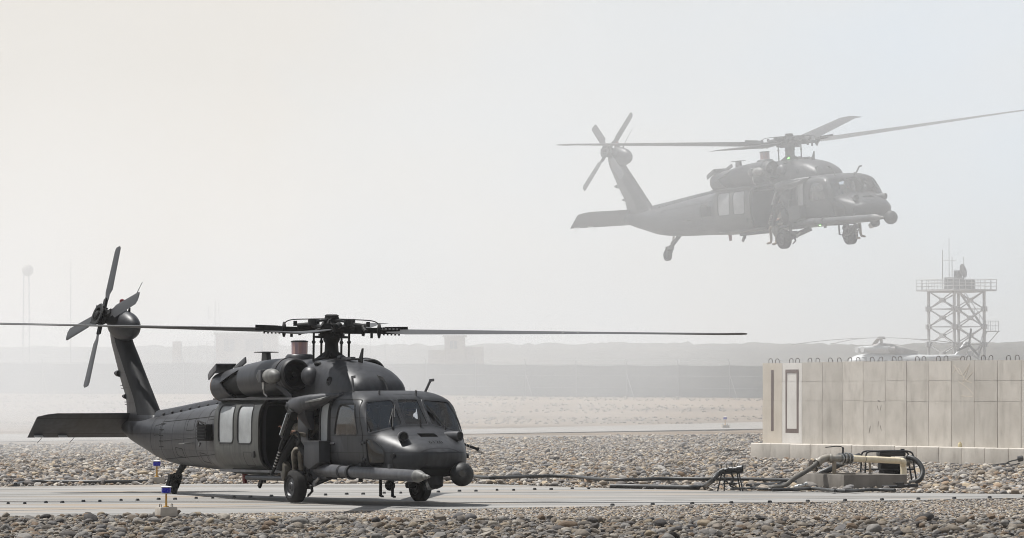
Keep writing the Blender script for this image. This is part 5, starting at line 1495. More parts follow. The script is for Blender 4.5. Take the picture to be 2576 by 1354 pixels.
    for (z, l, r_) in ((2.62, .20, .075), (2.12, .14, .055)):
        te = ff[1](z)
        b = MB(); b.lathe((te + .03, -.05, z), (-1, 0, .05), [(0, r_), (l * .6, r_ * .9), (l, r_ * .55), (l + .03, r_ * .5), (l + .03, .01)], 16); b.build('tail_light', M['dark'], fn2)
    for z in (1.95, 2.0, 2.3, 2.36):
        b = MB(); b.cyl((ff[1](z) + .02, -.06, z), (ff[1](z) - .07, -.06, z), .012, n=6); b.build('discharge_wick', M['steel'], fn2)
    # gearbox fairing
    b = MB(); b.ell((-11.26, -.05, 3.66), (.70, .26, .33), 32, 20, (0, .10, 0)); gb = b.build('gearbox_fairing', M['paint_plain'], root)
    b = MB(); b.cyl((-11.25, -.1, 3.73), (-11.25, -.46, 3.86), .20, .15, 20); b.build('gearbox', M['dark'], gb)
    b = MB(); b.cyl((-11.45, 0, 3.84), (-11.47, 0, 4.06), .12, .10, 14); b.build('beacon_stalk', M['paint_plain'], gb)
    b = MB(); b.cyl((-11.47, 0, 4.06), (-11.47, 0, 4.14), .06, n=12); b.build('beacon_base', M['clear_lens'], gb)
    b = MB(); b.lathe((-11.47, 0, 4.14), (0, 0, 1), [(0, .06), (.08, .055), (.10, .02)], 12); b.build('beacon_lens', M['red_lens'], gb)
    b = MB(); b.cyl((-11.1, .0, 3.92), (-11.06, .0, 4.04), .035, .022, 8); b.cyl((-11.06, .0, 4.04), (-10.52, .06, 4.58), .011, .006, 6); b.build('whip_antenna', M['black'], gb)
    # stabilator, trailing edge down
    b = MB(); rings = []
    for y in np.linspace(-2.19, 2.19, 23):
        sw = max(0, abs(y) - 1.9) * .5
        le, te = Vector((-10.81 - sw, y, 1.76 - sw * .5)), Vector((-11.52, y, 1.24)); ch = te - le; nrm = Vector((.59, 0, .81))
        t = .065 * (1 - .35 * abs(y) / 2.19)
        ring = []
        for (u, w) in ((0, 0), (.04, .5), (.15, .9), (.35, 1), (.7, .6), (1, .06)): ring.append(le + ch * u + nrm * t * w)
        for (u, w) in ((1, .06), (.7, .6), (.35, 1), (.15, .9), (.04, .5)): ring.append(le + ch * u - nrm * t * w)
        rings.append(ring)
    b.loft(rings); st = b.build('stabilator', M['paint'], root, smooth=40)
    for y in (-1.96, -1.40):  # small white plates near the trailing edge
        b = MB(); b.box((-11.44, y, 1.265), (.075, .2, .012), (0, .63, 0)); b.build('white_plate', M['white'], st)
    for y in (-1.85, -1.1):
        b = MB(); b.cyl((-11.5, y, 1.25), (-11.66, y - .05, 1.12), .006, n=5); b.build('discharge_wick', M['dark'], st)

    # landing gear
    def wheel(x, y, r_, w, name='wheel'):
        b = MB(); b.lathe((x, y - w / 2, r_), (0, 1, 0), [(.015, r_ * .58), (0, r_ * .70), (.02, r_ * .86), (w * .18, r_ * .965), (w * .35, r_), (w * .65, r_), (w * .82, r_ * .965), (w - .02, r_ * .86), (w, r_ * .70), (w - .015, r_ * .58)], 44, caps=(False, False))
        for i, v in enumerate(b.v):     # the tyre flattens where it stands
            if v[2] < .012: b.v[i] = (v[0], v[1] * 1.0, .012)
        t = b.build(name, M['rubber'], root)
        b = MB(); b.lathe((x, y - w / 2 + .02, r_), (0, 1, 0), [(.0, r_ * .18), (.0, r_ * .24), (.03, r_ * .30), (.035, r_ * .50), (.0, r_ * .57), (.02, r_ * .60), (w - .06, r_ * .60), (w - .04, r_ * .57), (w - .075, r_ * .5), (w - .07, r_ * .3), (w - .04, r_ * .24), (w - .04, r_ * .18)], 32); rim = b.build('rim', M['paint_light'], t)
        b = MB(); b.cyl((x, y - w / 2 + .005, r_), (x, y + w / 2 - .005, r_), r_ * .16, n=14); b.build('hub', M['dark'], t)
        return t
    for s in (S, P):
        wheel(0, s * 1.355, .325, .27)
        b = MB(); b.cyl((.05, s * 1.05, 1.15), (.06, s * 1.09, .72), .075, n=16); b.cyl((.06, s * 1.09, .74), (.05, s * 1.14, .36), .052, n=14); b.tube([(.15, s * 1.1, .9), (.2, s * 1.15, .65), (.12, s * 1.16, .42)], .02, 8); b.build('shock_strut', M['dark'], root)
        b = MB(); b.bar((.95, s * .95, .60), (.02, s * 1.13, .35), .13, .15); b.cyl((0, s * 1.05, .33), (0, s * 1.3, .33), .06, n=12); b.box((.15, s * 1.16, .44), (.22, .12, .22)); b.cyl((.25, s * 1.0, .48), (.25, s * 1.24, .48), .09, n=14); b.build('drag_beam', M['dark'], root, bevel=.012)
        b = MB(); b.tube([(.30, s * 1.2, .38), (.42, s * 1.22, .32), (.46, s * 1.22, .24), (.34, s * 1.26, .14)], [.03, .035, .028, .018], 8); b.build('tow_hook', M['black'], root)
        b = MB(); b.tube([(.5, s * 1.2, .42), (.62, s * 1.22, .43), (.72, s * 1.2, .50)], [.03, .03, .025], 8); b.lathe((.56, s * 1.22, .38), (0, 1, 0), [(-.02, .02), (-.02, .05), (.02, .05), (.02, .02)], 14); b.build('tie_down_ring', M['gunmetal'], root)
    b = MB(); b.lathe((-.28, -1.36, .62), (-.25, -1, 0), [(0, .02), (0, .17), (.05, .19), (.12, .19), (.14, .15), (.14, .02)], 10); b.build('brake_cover', mat('bronze_cover', (.035, .03, .022), (.055, .045, .03), 8, .5), root)
    wt = wheel(-8.83, 0, .20, .16)
    b = MB(); b.cyl((-8.02, 0, .80), (-8.60, 0, .42), .075, .06, 14); b.cyl((-8.60, 0, .42), (-8.72, 0, .36), .09, n=12)
    for s in (S, P): b.bar((-8.66, s * .12, .40), (-8.83, s * .115, .19), .04, .10)
    b.box((-8.66, 0, .42), (.12, .28, .09)); b.build('tail_strut', M['black'], root)
    b = MB(); b.cyl((-8.35, 0, .75), (-8.42, 0, .52), .04, n=10); b.cyl((-8.42, 0, .54), (-8.58, 0, .44), .025, n=8); b.build('tail_damper', M['steel'], root)

    # door guns: starboard stowed muzzle down, port pointing out
    def gun(piv, tail, muz, nm, barrel_r=.022):
        piv, tail, muz = Vector(piv), Vector(tail), Vector(muz)
        d = (muz - tail).normalized(); up = Vector((1, 0, 0))
        b = MB(); b.bar(tail, tail.lerp(muz, .42), .11, .15, up=up); b.bar(tail.lerp(muz, -.03), tail.lerp(muz, .09), .15, .18, up=up); g = b.build(nm, M['black'], root, bevel=.008)
        sd_ = up.cross(d).normalized(); b = MB(); b.bar(tail.lerp(muz, .03) + sd_ * .07 * (1 if sd_.y < 0 else -1), tail.lerp(muz, .38) + sd_ * .07 * (1 if sd_.y < 0 else -1), .10, .03, up=up); b.build('top_cover', M['steel'], g)
        b = MB(); b.tube([tail.lerp(muz, .40), tail.lerp(muz, .97)], barrel_r, 12); b.tube([tail.lerp(muz, .44), tail.lerp(muz, .60)], barrel_r * 1.6, 12); b.tube([tail.lerp(muz, .97), muz], barrel_r * 1.5, 12)
        b.build('barrel', M['black'], g)
        for k in range(10):
            b = MB(); q = tail.lerp(muz, .46 + k * .045); b.lathe(q, d, [(-.011, barrel_r * 1.2), (.011, barrel_r * 1.2)], 10); b.build('barrel_band', M['steel'], g)
        b = MB(); b.box(piv + Vector((-.06, -.02, .05)), (.16, .13, .11)); b.build('feed_cover', M['steel'], g, bevel=.01)
        return g
    g = gun((-.24, -1.34, 1.36), (-.03, -1.40, 1.76), (-.54, -1.60, .55), 'door_gun', .03)
    b = MB(); b.tube([(-.14, -1.28, 1.28), (-.30, -1.42, .98), (-.40, -1.50, .64)], .085, 12); b.build('ejection_chute', M['black'], g)
    b = MB(); b.tube([(-.12, -1.28, 1.24), (.10, -1.16, .90), (.16, -1.12, .66)], [.06, .07, .065], 12); b.tube(smooth_path([(-.1, -1.34, 1.36), (.06, -1.34, 1.36), (.10, -1.32, 1.24), (0, -1.32, 1.12)], 5), .03, 8); b.tube(smooth_path([(-.42, -1.42, .80), (-.30, -1.36, .62), (-.05, -1.30, .56), (.1, -1.2, .6)], 5), .035, 8); b.build('gun_mount', M['dark'], g)
    g2 = gun((.1, 1.35, 1.36), (.1, 1.05, 1.52), (.72, 2.28, 1.02), 'door_gun', .026)
    b = MB(); b.tube([(.1, 1.0, .9), (.1, 1.25, 1.2), (.1, 1.33, 1.34)], .06, 10); b.build('gun_mount', M['dark'], g2)

    # main rotor
    mast = MB(); mast.lathe((-1.17, 0, 2.76), (0, 0, 1), [(0, .36), (.06, .34), (.1, .2), (.2, .14), (.36, .13), (.42, .165), (.56, .165), (.6, .13)], 24)
    for a in (45, 135, 225, 315): mast.bar((-1.17 + .14 * math.cos(R(a)), .14 * math.sin(R(a)), 2.92), (-1.17 + .34 * math.cos(R(a)), .34 * math.sin(R(a)), 2.78), .08, .05)
    mo = mast.build('rotor_mast', M['black'], root)
    hub = MB(); hub.lathe((0, 0, -.10), (0, 0, 1), [(0, .20), (.06, .27), (.16, .27), (.22, .20), (.28, .15), (.36, .14), (.37, .05)], 24)
    hub.lathe((0, 0, -.14), (0, 0, 1), [(0, .16), (.02, .26), (.06, .26), (.08, .16)], 24)
    for k in range(4):
        a = k * math.pi / 2; c, s = math.cos(a), math.sin(a)
        e1, e2 = Vector((c, s, 0)), Vector((-s, c, 0)); z = Vector((0, 0, 1))
        hub.bar(e1 * .2, e1 * .62, .19, .14, up=(0, 0, 1)); hub.bar(e1 * .58, e1 * 1.0, .15, .11, up=(0, 0, 1))
        hub.lathe(e1 * .60, e1, [(0, .11), (.05, .12), (.06, .08)], 14); hub.lathe(e1 * .92, e1, [(-.02, .06), (0, .15), (.04, .15), (.06, .06)], 16)
        hub.tube([e1 * .30 + e2 * .17 + z * .10, e1 * .66 + e2 * .14 + z * .07], [.065, .055], 12)          # damper
        hub.tube([e1 * .62 - e2 * .02 + z * .05, e1 * .70 - e2 * .25 - z * .02], .04, 8)                     # pitch horn
        hub.box(e1 * .72 + z * .12, (.07, .07, .10)); hub.box(e1 * .80 - e2 * .10 - z * .09, (.05, .05, .12))
        hub.tube(smooth_path([e1 * .10 + z * .22, e1 * .45 + z * .21, e1 * .80 + z * .19, e1 * .93 + z * .12, e1 * .95 + z * .02], 5), .012, 6)
        hub.tube([e1 * .42 + z * .06, e1 * .42 + z * .21], .012, 6)
    rot = hub.build('main_rotor', M['black'], root)
    rot.location = (-1.17, 0, 3.38); rot.rotation_mode = 'QUATERNION'
    rot.rotation_quaternion = Matrix.Rotation(R(2.0), 3, 'Y').to_quaternion() @ Matrix.Rotation(R(61.5 - 2.5), 3, 'Z').to_quaternion()
    sw = MB(); sw.lathe((0, 0, -.16), (0, 0, 1), [(0, .2), (.0, .34), (.04, .34), (.05, .2)], 28)
    for k in range(4):
        a = k * math.pi / 2 + .6
        sw.tube([(.40 * math.cos(a), .40 * math.sin(a), -.62), (.40 * math.cos(a), .40 * math.sin(a), -.05)], .022, 8); sw.ell((.40 * math.cos(a), .40 * math.sin(a), -.24), .04, 8, 6)
    sw.build('swashplate', M['black'], rot)
    bif = MB(); bif.lathe((0, 0, .24), (0, 0, 1), [(0, .13), (.05, .14), (.07, .10)], 16)
    for k in range(4):
        a = k * math.pi / 2 + math.pi / 4; c, s = math.cos(a), math.sin(a)
        bif.bar((.08 * c, .08 * s, .20), (.44 * c, .44 * s, .17), .09, .04, up=(0, 0, 1)); bif.lathe((.50 * c, .50 * s, .09), (0, 0, 1), [(0, .05), (0, .085), (.13, .085), (.13, .05)], 12)
        bif.tube([(.5 * c, .5 * s, .1), (.42 * c - .2 * s, .42 * s + .2 * c, .05)], .05, 8)
    bif.build('vibration_absorber', M['dark'], rot)
    # one blade, then copies
    bl = MB(); rings = []
    for r_ in list(np.linspace(1.10, 7.6, 18)) + [7.8, 7.95, 8.08, 8.16, 8.18]:
        tw = R(10.0 - 14.0 * (r_ - 1.0) / 7.18)
        ch = .53 if r_ > 1.5 else .30 + .23 * max(0, (r_ - 1.10) / .4)
        sweep = -max(0, r_ - 7.62) * .36
        if r_ > 8.1: ch *= .72
        if r_ > 8.17: ch *= .6
        th = ch * .098
        dz = .004 * (r_ - 1) - .0
        ring = []
        for (u, w) in ((0, 0), (.03, .45), (.12, .85), (.3, 1.0), (.6, .62), (1, .05), (1, -.05), (.6, -.35), (.3, -.55), (.12, -.5), (.03, -.3)):
            yy = sweep + (.25 - u) * ch; zz = w * th * .5
            ring.append(Vector((r_, yy * math.cos(tw) - zz * math.sin(tw), yy * math.sin(tw) + zz * math.cos(tw) + dz)))
        rings.append(ring)
    bl.loft(rings); bme = bl.mesh('rotor_blade', 40)
    cuff = MB(); cuff.bar((.95, 0, 0), (1.32, 0, .0), .24, .09, up=(0, -.17, .98)); cuff.bar((1.05, .07, .02), (1.5, .09, .03), .05, .11)
    for k in range(5): cuff.cyl((1.04 + k * .075, -.09, -.09), (1.04 + k * .075, -.09, .07), .018, n=8)
    cme = cuff.mesh('blade_cuff')
    stripe = MB()
    for r_ in (4.55, 4.85):
        rr_ = []
        for q in (r_, r_ + .035):
            tw = R(10.0 - 14.0 * (q - 1.0) / 7.18); ch, th, dz = .53, .052, .004 * (q - 1)
            for (u, w) in ((.1, .85), (.35, 1.04), (.6, .68), (.97, .12)):
                yy = (.25 - u) * ch; zz = w * th * .5 + .003
                rr_.append(Vector((q, yy * math.cos(tw) - zz * math.sin(tw), yy * math.sin(tw) + zz * math.cos(tw) + dz)))
        stripe.add(rr_, [(k, k + 1, k + 5, k + 4) for k in range(3)])
    sme = stripe.mesh('blade_stripe')
    for k in range(4):
        o = link_mesh('rotor_blade', bme, M['blade'] if k == 0 else None, rot); o.rotation_euler = (0, 0, k * math.pi / 2)
        for nm_, me_, mt_ in (('blade_cuff', cme, M['black']), ('blade_stripe', sme, M['pale_fair'])):
            o = link_mesh(nm_, me_, mt_ if k == 0 else None, rot); o.rotation_euler = (0, 0, k * math.pi / 2)

    # tail rotor, canted
    n_ = Vector((0, -math.cos(R(20)), math.sin(R(20)))); e1 = Vector((1, 0, 0)); e2 = n_.cross(e1)
    th_ = MB(); th_.lathe((0, 0, -.14), (0, 0, 1), [(0, .10), (.05, .15), (.12, .20), (.2, .2), (.22, .1), (.30, .08), (.32, .02)], 20)
    th_.lathe((0, 0, .10), (0, 0, 1), [(0, .24), (.02, .26), (.04, .24), (.04, .16), (0, .16)], 24)
    for k in range(4):
        a = R(16 + 90 * k); c, s = math.cos(a), math.sin(a)
        th_.bar((.1 * c, .1 * s, 0), (.42 * c, .42 * s, 0), .11, .06, up=(0, 0, 1)); th_.tube([(.24 * c - .1 * s, .24 * s + .1 * c, .02), (.24 * c - .12 * s, .24 * s + .12 * c, .14)], .018, 6)
    tr = th_.build('tail_rotor', M['black'], root)
    tr.location = (-11.25, -.56, 3.85); tr.rotation_mode = 'QUATERNION'
    tr.rotation_quaternion = Matrix((e1, e2, n_)).transposed().to_quaternion()
    tb_ = MB(); rings = []
    for r_ in (.38, .5, .6, 1.0, 1.4, 1.6, 1.665, 1.675):
        ch = .29 if r_ > .55 else .17
        if r_ > 1.66: ch *= .7
        tw = R(9 - 6 * r_); th2 = ch * .11; ring = []
        for (u, w) in ((0, 0), (.05, .5), (.25, 1), (.6, .7), (1, .05), (.6, -.5), (.25, -.7), (.05, -.4)):
            yy, zz = (.3 - u) * ch, w * th2 * .5
            ring.append(Vector((r_, yy * math.cos(tw) - zz * math.sin(tw), yy * math.sin(tw) + zz * math.cos(tw))))
        rings.append(ring)
    tb_.loft(rings); tme = tb_.mesh('tail_rotor_blade')
    for k in range(4):
        o = link_mesh('tail_rotor_blade', tme, M['blade'] if k == 0 else None, tr); o.rotation_euler = (0, 0, R(16 + 90 * k))
    return root

heli_a = build_helicopter()
heli_a.location = (-2.99, 87.5, 0.025); heli_a.rotation_mode = 'QUATERNION'; heli_a.rotation_quaternion = Matrix.Rotation(R(-61.5), 3, 'Z').to_quaternion() @ Matrix.Rotation(R(-0.3), 3, 'Y').to_quaternion()
tag(heli_a, 'dark grey rescue helicopter standing on the landing pad, nose number 6120', 'helicopter', 'grey rescue helicopters')
heli_b = copy_tree(heli_a)
tag(heli_b, 'grey rescue helicopter hovering in the dust above the concrete wall', 'helicopter', 'grey rescue helicopters')
heli_b.rotation_quaternion = Matrix.Rotation(R(-57.9), 3, 'Z').to_quaternion() @ Matrix.Rotation(R(-1.6), 3, 'Y').to_quaternion() @ Matrix.Rotation(R(4.0), 3, 'X').to_quaternion()
HB = 1.075
heli_b.location = (10.09 * HB, 148.2 * HB, EYE + (7.17 - EYE) * HB); heli_b.scale = (HB, HB, HB)
for c in heli_b.children:      # in the air the oleo legs hang extended
    if c.name.split('.')[0] in ('wheel', 'drag_beam', 'tow_hook', 'tie_down_ring', 'shock_strut', 'tail_strut', 'brake_cover'): c.location.z -= .12 if 'tail' in c.name else .16
def child(o, nm): return [c for c in o.children if c.name.split('.')[0] == nm][0]
rb_ = child(heli_b, 'main_rotor')
rb_.rotation_quaternion = Matrix.Rotation(R(2.0), 3, 'Y').to_quaternion() @ Matrix.Rotation(R(39.4), 3, 'Z').to_quaternion()
for c in rb_.children:
    if c.name.startswith(('rotor_blade', 'blade_')): c.rotation_euler = (R(8), -R({0: 4.2, 1: 6.0, 2: 2.6, 3: -1.5}[round(c.rotation_euler[2] / (math.pi / 2)) % 4]), c.rotation_euler[2])
tr_b = child(heli_b, 'tail_rotor'); tr_b.rotation_quaternion = tr_b.rotation_quaternion @ Matrix.Rotation(R(38), 3, 'Z').to_quaternion()
M['green_led'] = mat('green_light', (0.1, 1, 0.1), (0.1, 1, 0.1), 1, .5)
M['green_led'].node_tree.nodes['Principled BSDF'].inputs['Emission Color'].default_value = (.15, 1, .1, 1)
M['green_led'].node_tree.nodes['Principled BSDF'].inputs['Emission Strength'].default_value = 6
for p in ((-1.0, -.2, 2.85), (1.6, -1.02, .52)):
    b = MB(); b.ell(p, .035, 8, 6); b.build('position_light', M['green_led'], heli_b)
# ------------------------------------------------------------------ taxiway lights
M['light_block'] = mat('lamp_block_concrete', (0.33, 0.295, 0.25), (0.41, 0.37, 0.32), 4, 0.9, bump=.2)
M['yellow_post'] = mat('yellow_post_paint', (0.50, 0.27, 0.04), (0.42, 0.22, 0.04), 6, 0.5)
M['blue_lens'] = mat('blue_lens', (0.006, 0.012, 0.34), (0.005, 0.010, 0.26), 10, 0.12, stretch=(1, 1, .2))
def taxi_light(p, label, rz=0.4, k=.74):
    root = empty('taxiway_light', p, rz); root.scale = (k, k, k); tag(root, label, 'taxiway light', 'blue taxiway lights')
    b = MB(); b.loft([[Vector((x * w, y * w, z)) for x, y in ((-1, -1), (1, -1), (1, 1), (-1, 1))] for w, z in ((.215, -.05), (.205, .17))]); b.build('concrete_block', M['light_block'], root, bevel=.015)
    for x in (-.14, .14):
        b = MB(); b.tube([(x, -.06, .165), (x, -.06, .225), (x, -.03, .24), (x, .03, .24), (x, .06, .225), (x, .06, .165)], .009, 6); b.build('lifting_handle', M['rebar'], root)
    b = MB(); b.lathe((0, 0, .17), (0, 0, 1), [(0, .07), (.015, .07), (.03, .03), (.05, .026), (.32, .022)], 12); b.build('post', M['yellow_post'], root)
    b = MB(); b.lathe((0, 0, .48), (0, 0, 1), [(0, .03), (.0, .13), (.015, .13), (.02, .105)], 20); b.build('lamp_base', M['steel'], root)
    b = MB(); b.lathe((0, 0, .50), (0, 0, 1), [(0, .105), (.05, .11), (.12, .11), (.125, .10)], 20); b.build('lens', M['blue_lens'], root)
    b = MB(); b.lathe((0, 0, .625), (0, 0, 1), [(0, .125), (.012, .13), (.02, .11), (.035, .02)], 20); b.build('lamp_cap', M['white'], root)
taxi_light(Vector((at(419, 1304, 77.2).x, 77.2, .07)), 'blue taxiway light on a concrete block among the near stones, below the tail wheel')
q = at(392, 1217, 106.5); taxi_light(Vector((q.x, 106.9, 0.03)), 'blue taxiway light on a concrete block beyond the pad, behind the tail', .15, .82)
q = at(1824, 1075, 276); taxi_light(Vector((q.x, 276, terr(276) + .05)), 'small pale taxiway light beside the far road near the wall end', .2, 1.05)

# ------------------------------------------------------------------ reflector studs on the pad
M['stud'] = mat('black_stud', (0.02, 0.02, 0.022), (0.035, 0.035, 0.035), 5, 0.5)
stud = MB(); stud.loft([[Vector((x * w, y * w, z)) for x, y in ((-1, -1), (1, -1), (1, 1), (-1, 1))] for w, z in ((.030, 0), (.028, .03), (.02, .042))])
stud_me = stud.mesh('reflector_stud'); stud_me.materials.append(M['stud'])
lineA = [(22, 1268.5), (626, 1251), (1214, 1235.5), (1511, 1229)]
pix = []
u, k = 22.0, 0
while u < 1500:
    for (a, b_) in zip(lineA, lineA[1:]):
        if a[0] <= u <= b_[0]: v = a[1] + (b_[1] - a[1]) * (u - a[0]) / (b_[0] - a[0])
    pix.append((u, v + (0.6 if k % 2 else -.3))); u += (41.5 if k % 2 == 0 else 53); k += 1
for i, (u, v) in enumerate(pix):
    o = bpy.data.objects.new('reflector_stud', stud_me); COL.objects.link(o); d = gd(v, .025); o.location = (at(u, v, d).x, d, .025); o.rotation_euler = (0, 0, .3 * i)
    tag(o, 'black reflector stud in the long row across the pad behind the wheels', 'reflector', 'row of studs across the pad')
for i in range(16):
    u = 1440 + i * 78.0 if i else 1440
    x = 1.9 + i * .78
    y = pad_near_y(x) + .22
    o = bpy.data.objects.new('reflector_stud', stud_me); COL.objects.link(o); o.location = (x, y, .025); o.rotation_euler = (0, 0, .66)
    tag(o, 'black reflector stud on the near edge of the pad beside the gravel', 'reflector', 'row of studs along the near pad edge')

# ------------------------------------------------------------------ refuelling point
M['pit'] = mat('weathered_pit_concrete', (0.135, 0.122, 0.105), (0.20, 0.182, 0.16), 3, 0.9, bump=.25, stretch=(1, 1, .4))
M['cream_pipe'] = mat('cream_pipe_paint', (0.74, 0.65, 0.47), (0.62, 0.53, 0.37), 4, 0.45, bump=.05)
M['valve_steel'] = mat('stained_valve_steel', (0.20, 0.19, 0.17), (0.32, 0.30, 0.26), 8, 0.4, 0.5)
M['valve_brown'] = mat('brown_grey_elbow', (0.20, 0.18, 0.15), (0.28, 0.255, 0.215), 5, 0.5)
M['hose'] = mat('black_rubber_hose', (0.016, 0.017, 0.017), (0.032, 0.032, 0.031), 3, 0.5)
M['frame_black'] = mat('black_tube_frame', (0.012, 0.012, 0.013), (0.02, 0.02, 0.02), 6, 0.4)
M['wood'] = mat('weathered_timber', (0.34, 0.28, 0.21), (0.26, 0.21, 0.155), 6, 0.85, stretch=(6, 6, 1))

pl_, pd = Vector((-.36, .93, 0)).normalized(), Vector((.93, .36, 0)).normalized()
C0 = Vector((7.37, 99.8, 0))
pit = empty('concrete_pit', C0, math.atan2(pd.y, pd.x)); tag(pit, 'low open concrete pit with square walls under the cream pipe', 'pit')
LX, LY, PH, PT = 1.55, 2.5, .346, .14
b = MB(); b.box((LX / 2, PT / 2, PH / 2 - .05), (LX, PT, PH + .1)); b.build('wall', M['pit'], pit, bevel=.012)
b = MB(); b.box((PT / 2, LY / 2 + PT * .5, PH / 2 - .05), (PT, LY - PT, PH + .1)); b.build('wall', M['pit'], pit, bevel=.012)
b = MB(); b.box((LX - PT / 2, LY / 2 + PT * .5, PH / 2 - .05), (PT, LY - PT, PH + .1)); b.build('wall', M['pit'], pit, bevel=.012)
b = MB(); b.box((LX / 2, LY - PT / 2, PH / 2 - .05), (LX - 2 * PT, PT, PH + .1)); b.build('wall', M['pit'], pit, bevel=.012)

def pth(lst): return [at(u, v, d) for u, v, d in lst]
pipe = empty('fuel_pipe', at(2272, 1220, 103.4)); pipe.location.z = 0
tag(pipe, 'cream fuel pipe bending down into the stones beyond the pit', 'pipe')
o_ = -pipe.location
a0, a1 = at(2140, 1153.5, 101.4), at(2262, 1159.0, 103.2)
el = at(2271.5, 1165, 103.4); bt = at(2272.5, 1228, 103.4); bt.z = -.1
bend = [a1 + (el - a1) * 0, a1.lerp(el, .5) + Vector((.02, 0, .02)), el, Vector((el.x + .008, el.y, el.z - .08))]
pp = [a0, a1] + smooth_path([a1, Vector((a1.x + .085, a1.y + .02, a1.z - .022)), Vector((el.x - .003, el.y, el.z - .04)), Vector((el.x + .008, el.y, el.z - .14))], 5)[1:] + [bt]
b = MB(); b.tube([p + o_ for p in pp], .074, 20); b.build('pipe_run', M['cream_pipe'], pipe)
b = MB(); m1 = a0.lerp(a1, .26); b.lathe(m1 + o_, a1 - a0, [(-.006, .074), (-.006, .078), (.006, .078), (.006, .074)], 20); b.build('weld_ring', M['valve_steel'], pipe)

valve = empty('shut_off_valve', at(2122, 1154, 101.2)); tag(valve, 'steel shut-off valve with long lever between pipe and hose', 'valve')
vo = -valve.location
va, vb = at(2094, 1154, 101.0), at(2141, 1153.5, 101.4); vd = (vb - va)
L_ = vd.length
b = MB(); b.lathe(va + vo, vd, [(0, .07), (L_ * .2, .07), (L_ * .42, .09), (L_ * .45, .10), (L_ * .78, .10), (L_ * .8, .08), (L_, .08)], 20); b.build('valve_body', M['valve_steel'], valve)
for t, r_ in ((.40, .13), (.52, .135), (.72, .14), (.90, .13)):
    b = MB(); b.lathe(va + vo + vd * t, vd, [(-.015, .05), (-.015, r_), (.015, r_), (.015, .05)], 20)
    for k in range(8):
        a = k * math.pi / 4; s_, t_ = frame_of(vd); q = va + vo + vd * t + (s_ * math.cos(a) + t_ * math.sin(a)) * (r_ - .025); b.cyl(q - vd.normalized() * .028, q + vd.normalized() * .028, .011, n=6)
    b.build('flange', M['steel'], valve)
b = MB(); vc = at(2120, 1140, 101.2) + vo; b.cyl(vc + Vector((0, 0, -.02)), vc + Vector((0, 0, .13)), .022, n=10); b.tube([vc + Vector((0, 0, .12)), vc + Vector((-.05, 0, .15)), vc + Vector((-.16, -.02, .155)), vc + Vector((-.40, -.05, .13))], .011, 8); b.build('lever', M['frame_black'], valve)

hose1 = empty('suction_hose', at(2035, 1190, 101)); tag(hose1, 'dark ribbed hose dropping from the grey elbow past the pit corner', 'hose'); ho_ = -hose1.location
b = MB(); ep = smooth_path(pth([(2096, 1154, 101), (2080, 1152.5, 100.9), (2066, 1157, 100.8), (2055, 1165, 100.7)]), 6); b.tube([p + ho_ for p in ep], [.075] * 4 + [.085] * (len(ep) - 8) + [.075] * 4, 18); b.build('elbow', M['valve_brown'], hose1)
for (u, v) in ((2090, 1153), (2056, 1164), (2044, 1173.5)):
    b = MB(); c = at(u, v, 100.8) + ho_; dd = (at(2055, 1165, 100.7) - at(2066, 1157, 100.8)) if u < 2080 else Vector((-1, 0, .05)); b.lathe(c, dd, [(-.03, .07), (-.03, .10), (.0, .105), (.03, .10), (.03, .07)], 16); b.build('coupling', M['valve_steel'], hose1)
for s_ in (-1, 1):
    b = MB(); c = at(2046, 1172, 100.8) + ho_ + Vector((s_ * .06, -.05, -s_ * .08)); b.lathe(c, (1, 1, s_ * .2), [(-.006, .04), (-.006, .052), (.006, .052), (.006, .04)], 12); b.build('cam_ring', M['rebar'], hose1)
hp2 = smooth_path(pth([(2055, 1165, 100.7), (2040, 1177, 100.5), (2015, 1193, 100.2), (1995, 1205, 99.9), (1975, 1221, 99.6), (1945, 1232, 99.3), (1918, 1233, 100.0)]), 6)
for p in hp2: p.z = max(p.z, .075)
b = MB(); b.tube([p + ho_ for p in hp2], .052, 14); b.build('hose_body', mat('dirty_hose', (.05, .046, .038), (.085, .078, .065), 5, .6), hose1)

def hose(label, pts, r_, nm='fuel_hose', zmin=None, grp='black hoses around the pit'):
    q = smooth_path(pts, 7)
    for p in q: p.z = max(p.z, (zmin if zmin is not None else r_ + .03))
    b = MB(); o = q[len(q) // 2].copy(); b.tube([p - o for p in q], r_, 12)
    ob = b.build(nm, M['hose'], None); ob.location = o
    tag(ob, label, 'hose', grp)
    return ob
def lay(lst, z=.07): return [Vector((at(u, v, gd(v, z)).x, gd(v, z), z)) for u, v in lst]
hose('long black hose snaking over the stones behind the helicopter nose', lay([(1185, 1196.5), (1232, 1201.5), (1330, 1198.5), (1400, 1197.5), (1445, 1199), (1510, 1205.5), (1580, 1207), (1655, 1204.5), (1780, 1205), (1870, 1205), (1990, 1208)], .15), .042, zmin=.14)
hose('short thick black hose lying along the pad edge and rising to the nozzle stand', lay([(1535, 1224.5), (1600, 1225), (1680, 1226.5), (1745, 1227.5), (1765, 1225)], .06) + pth([(1788, 1212, 97.8), (1808, 1190, 97.8), (1822, 1182, 97.8)]), .055, zmin=.07)
hose('black hose curling from the nozzle stand towards the pit wall', lay([(1880, 1222), (1930, 1219.5), (1975, 1215), (2005, 1213)], .07), .045)
hose('black hose below the pit wall, second of the bundle by the stand', lay([(1890, 1228.5), (1940, 1224.5), (1985, 1221), (2010, 1219)], .06), .04)
hose('flat black hose looped on the pad in front of the pit', lay([(1942, 1236.2), (1990, 1235.5), (2040, 1233), (2080, 1236), (2100, 1239)], .05), .036, zmin=.085)
hose('black hose with nozzle end on the pad edge before the dark pit wall', lay([(2098, 1238.5), (2130, 1239.5), (2170, 1236.8), (2210, 1236), (2250, 1237)], .05), .036, zmin=.085)
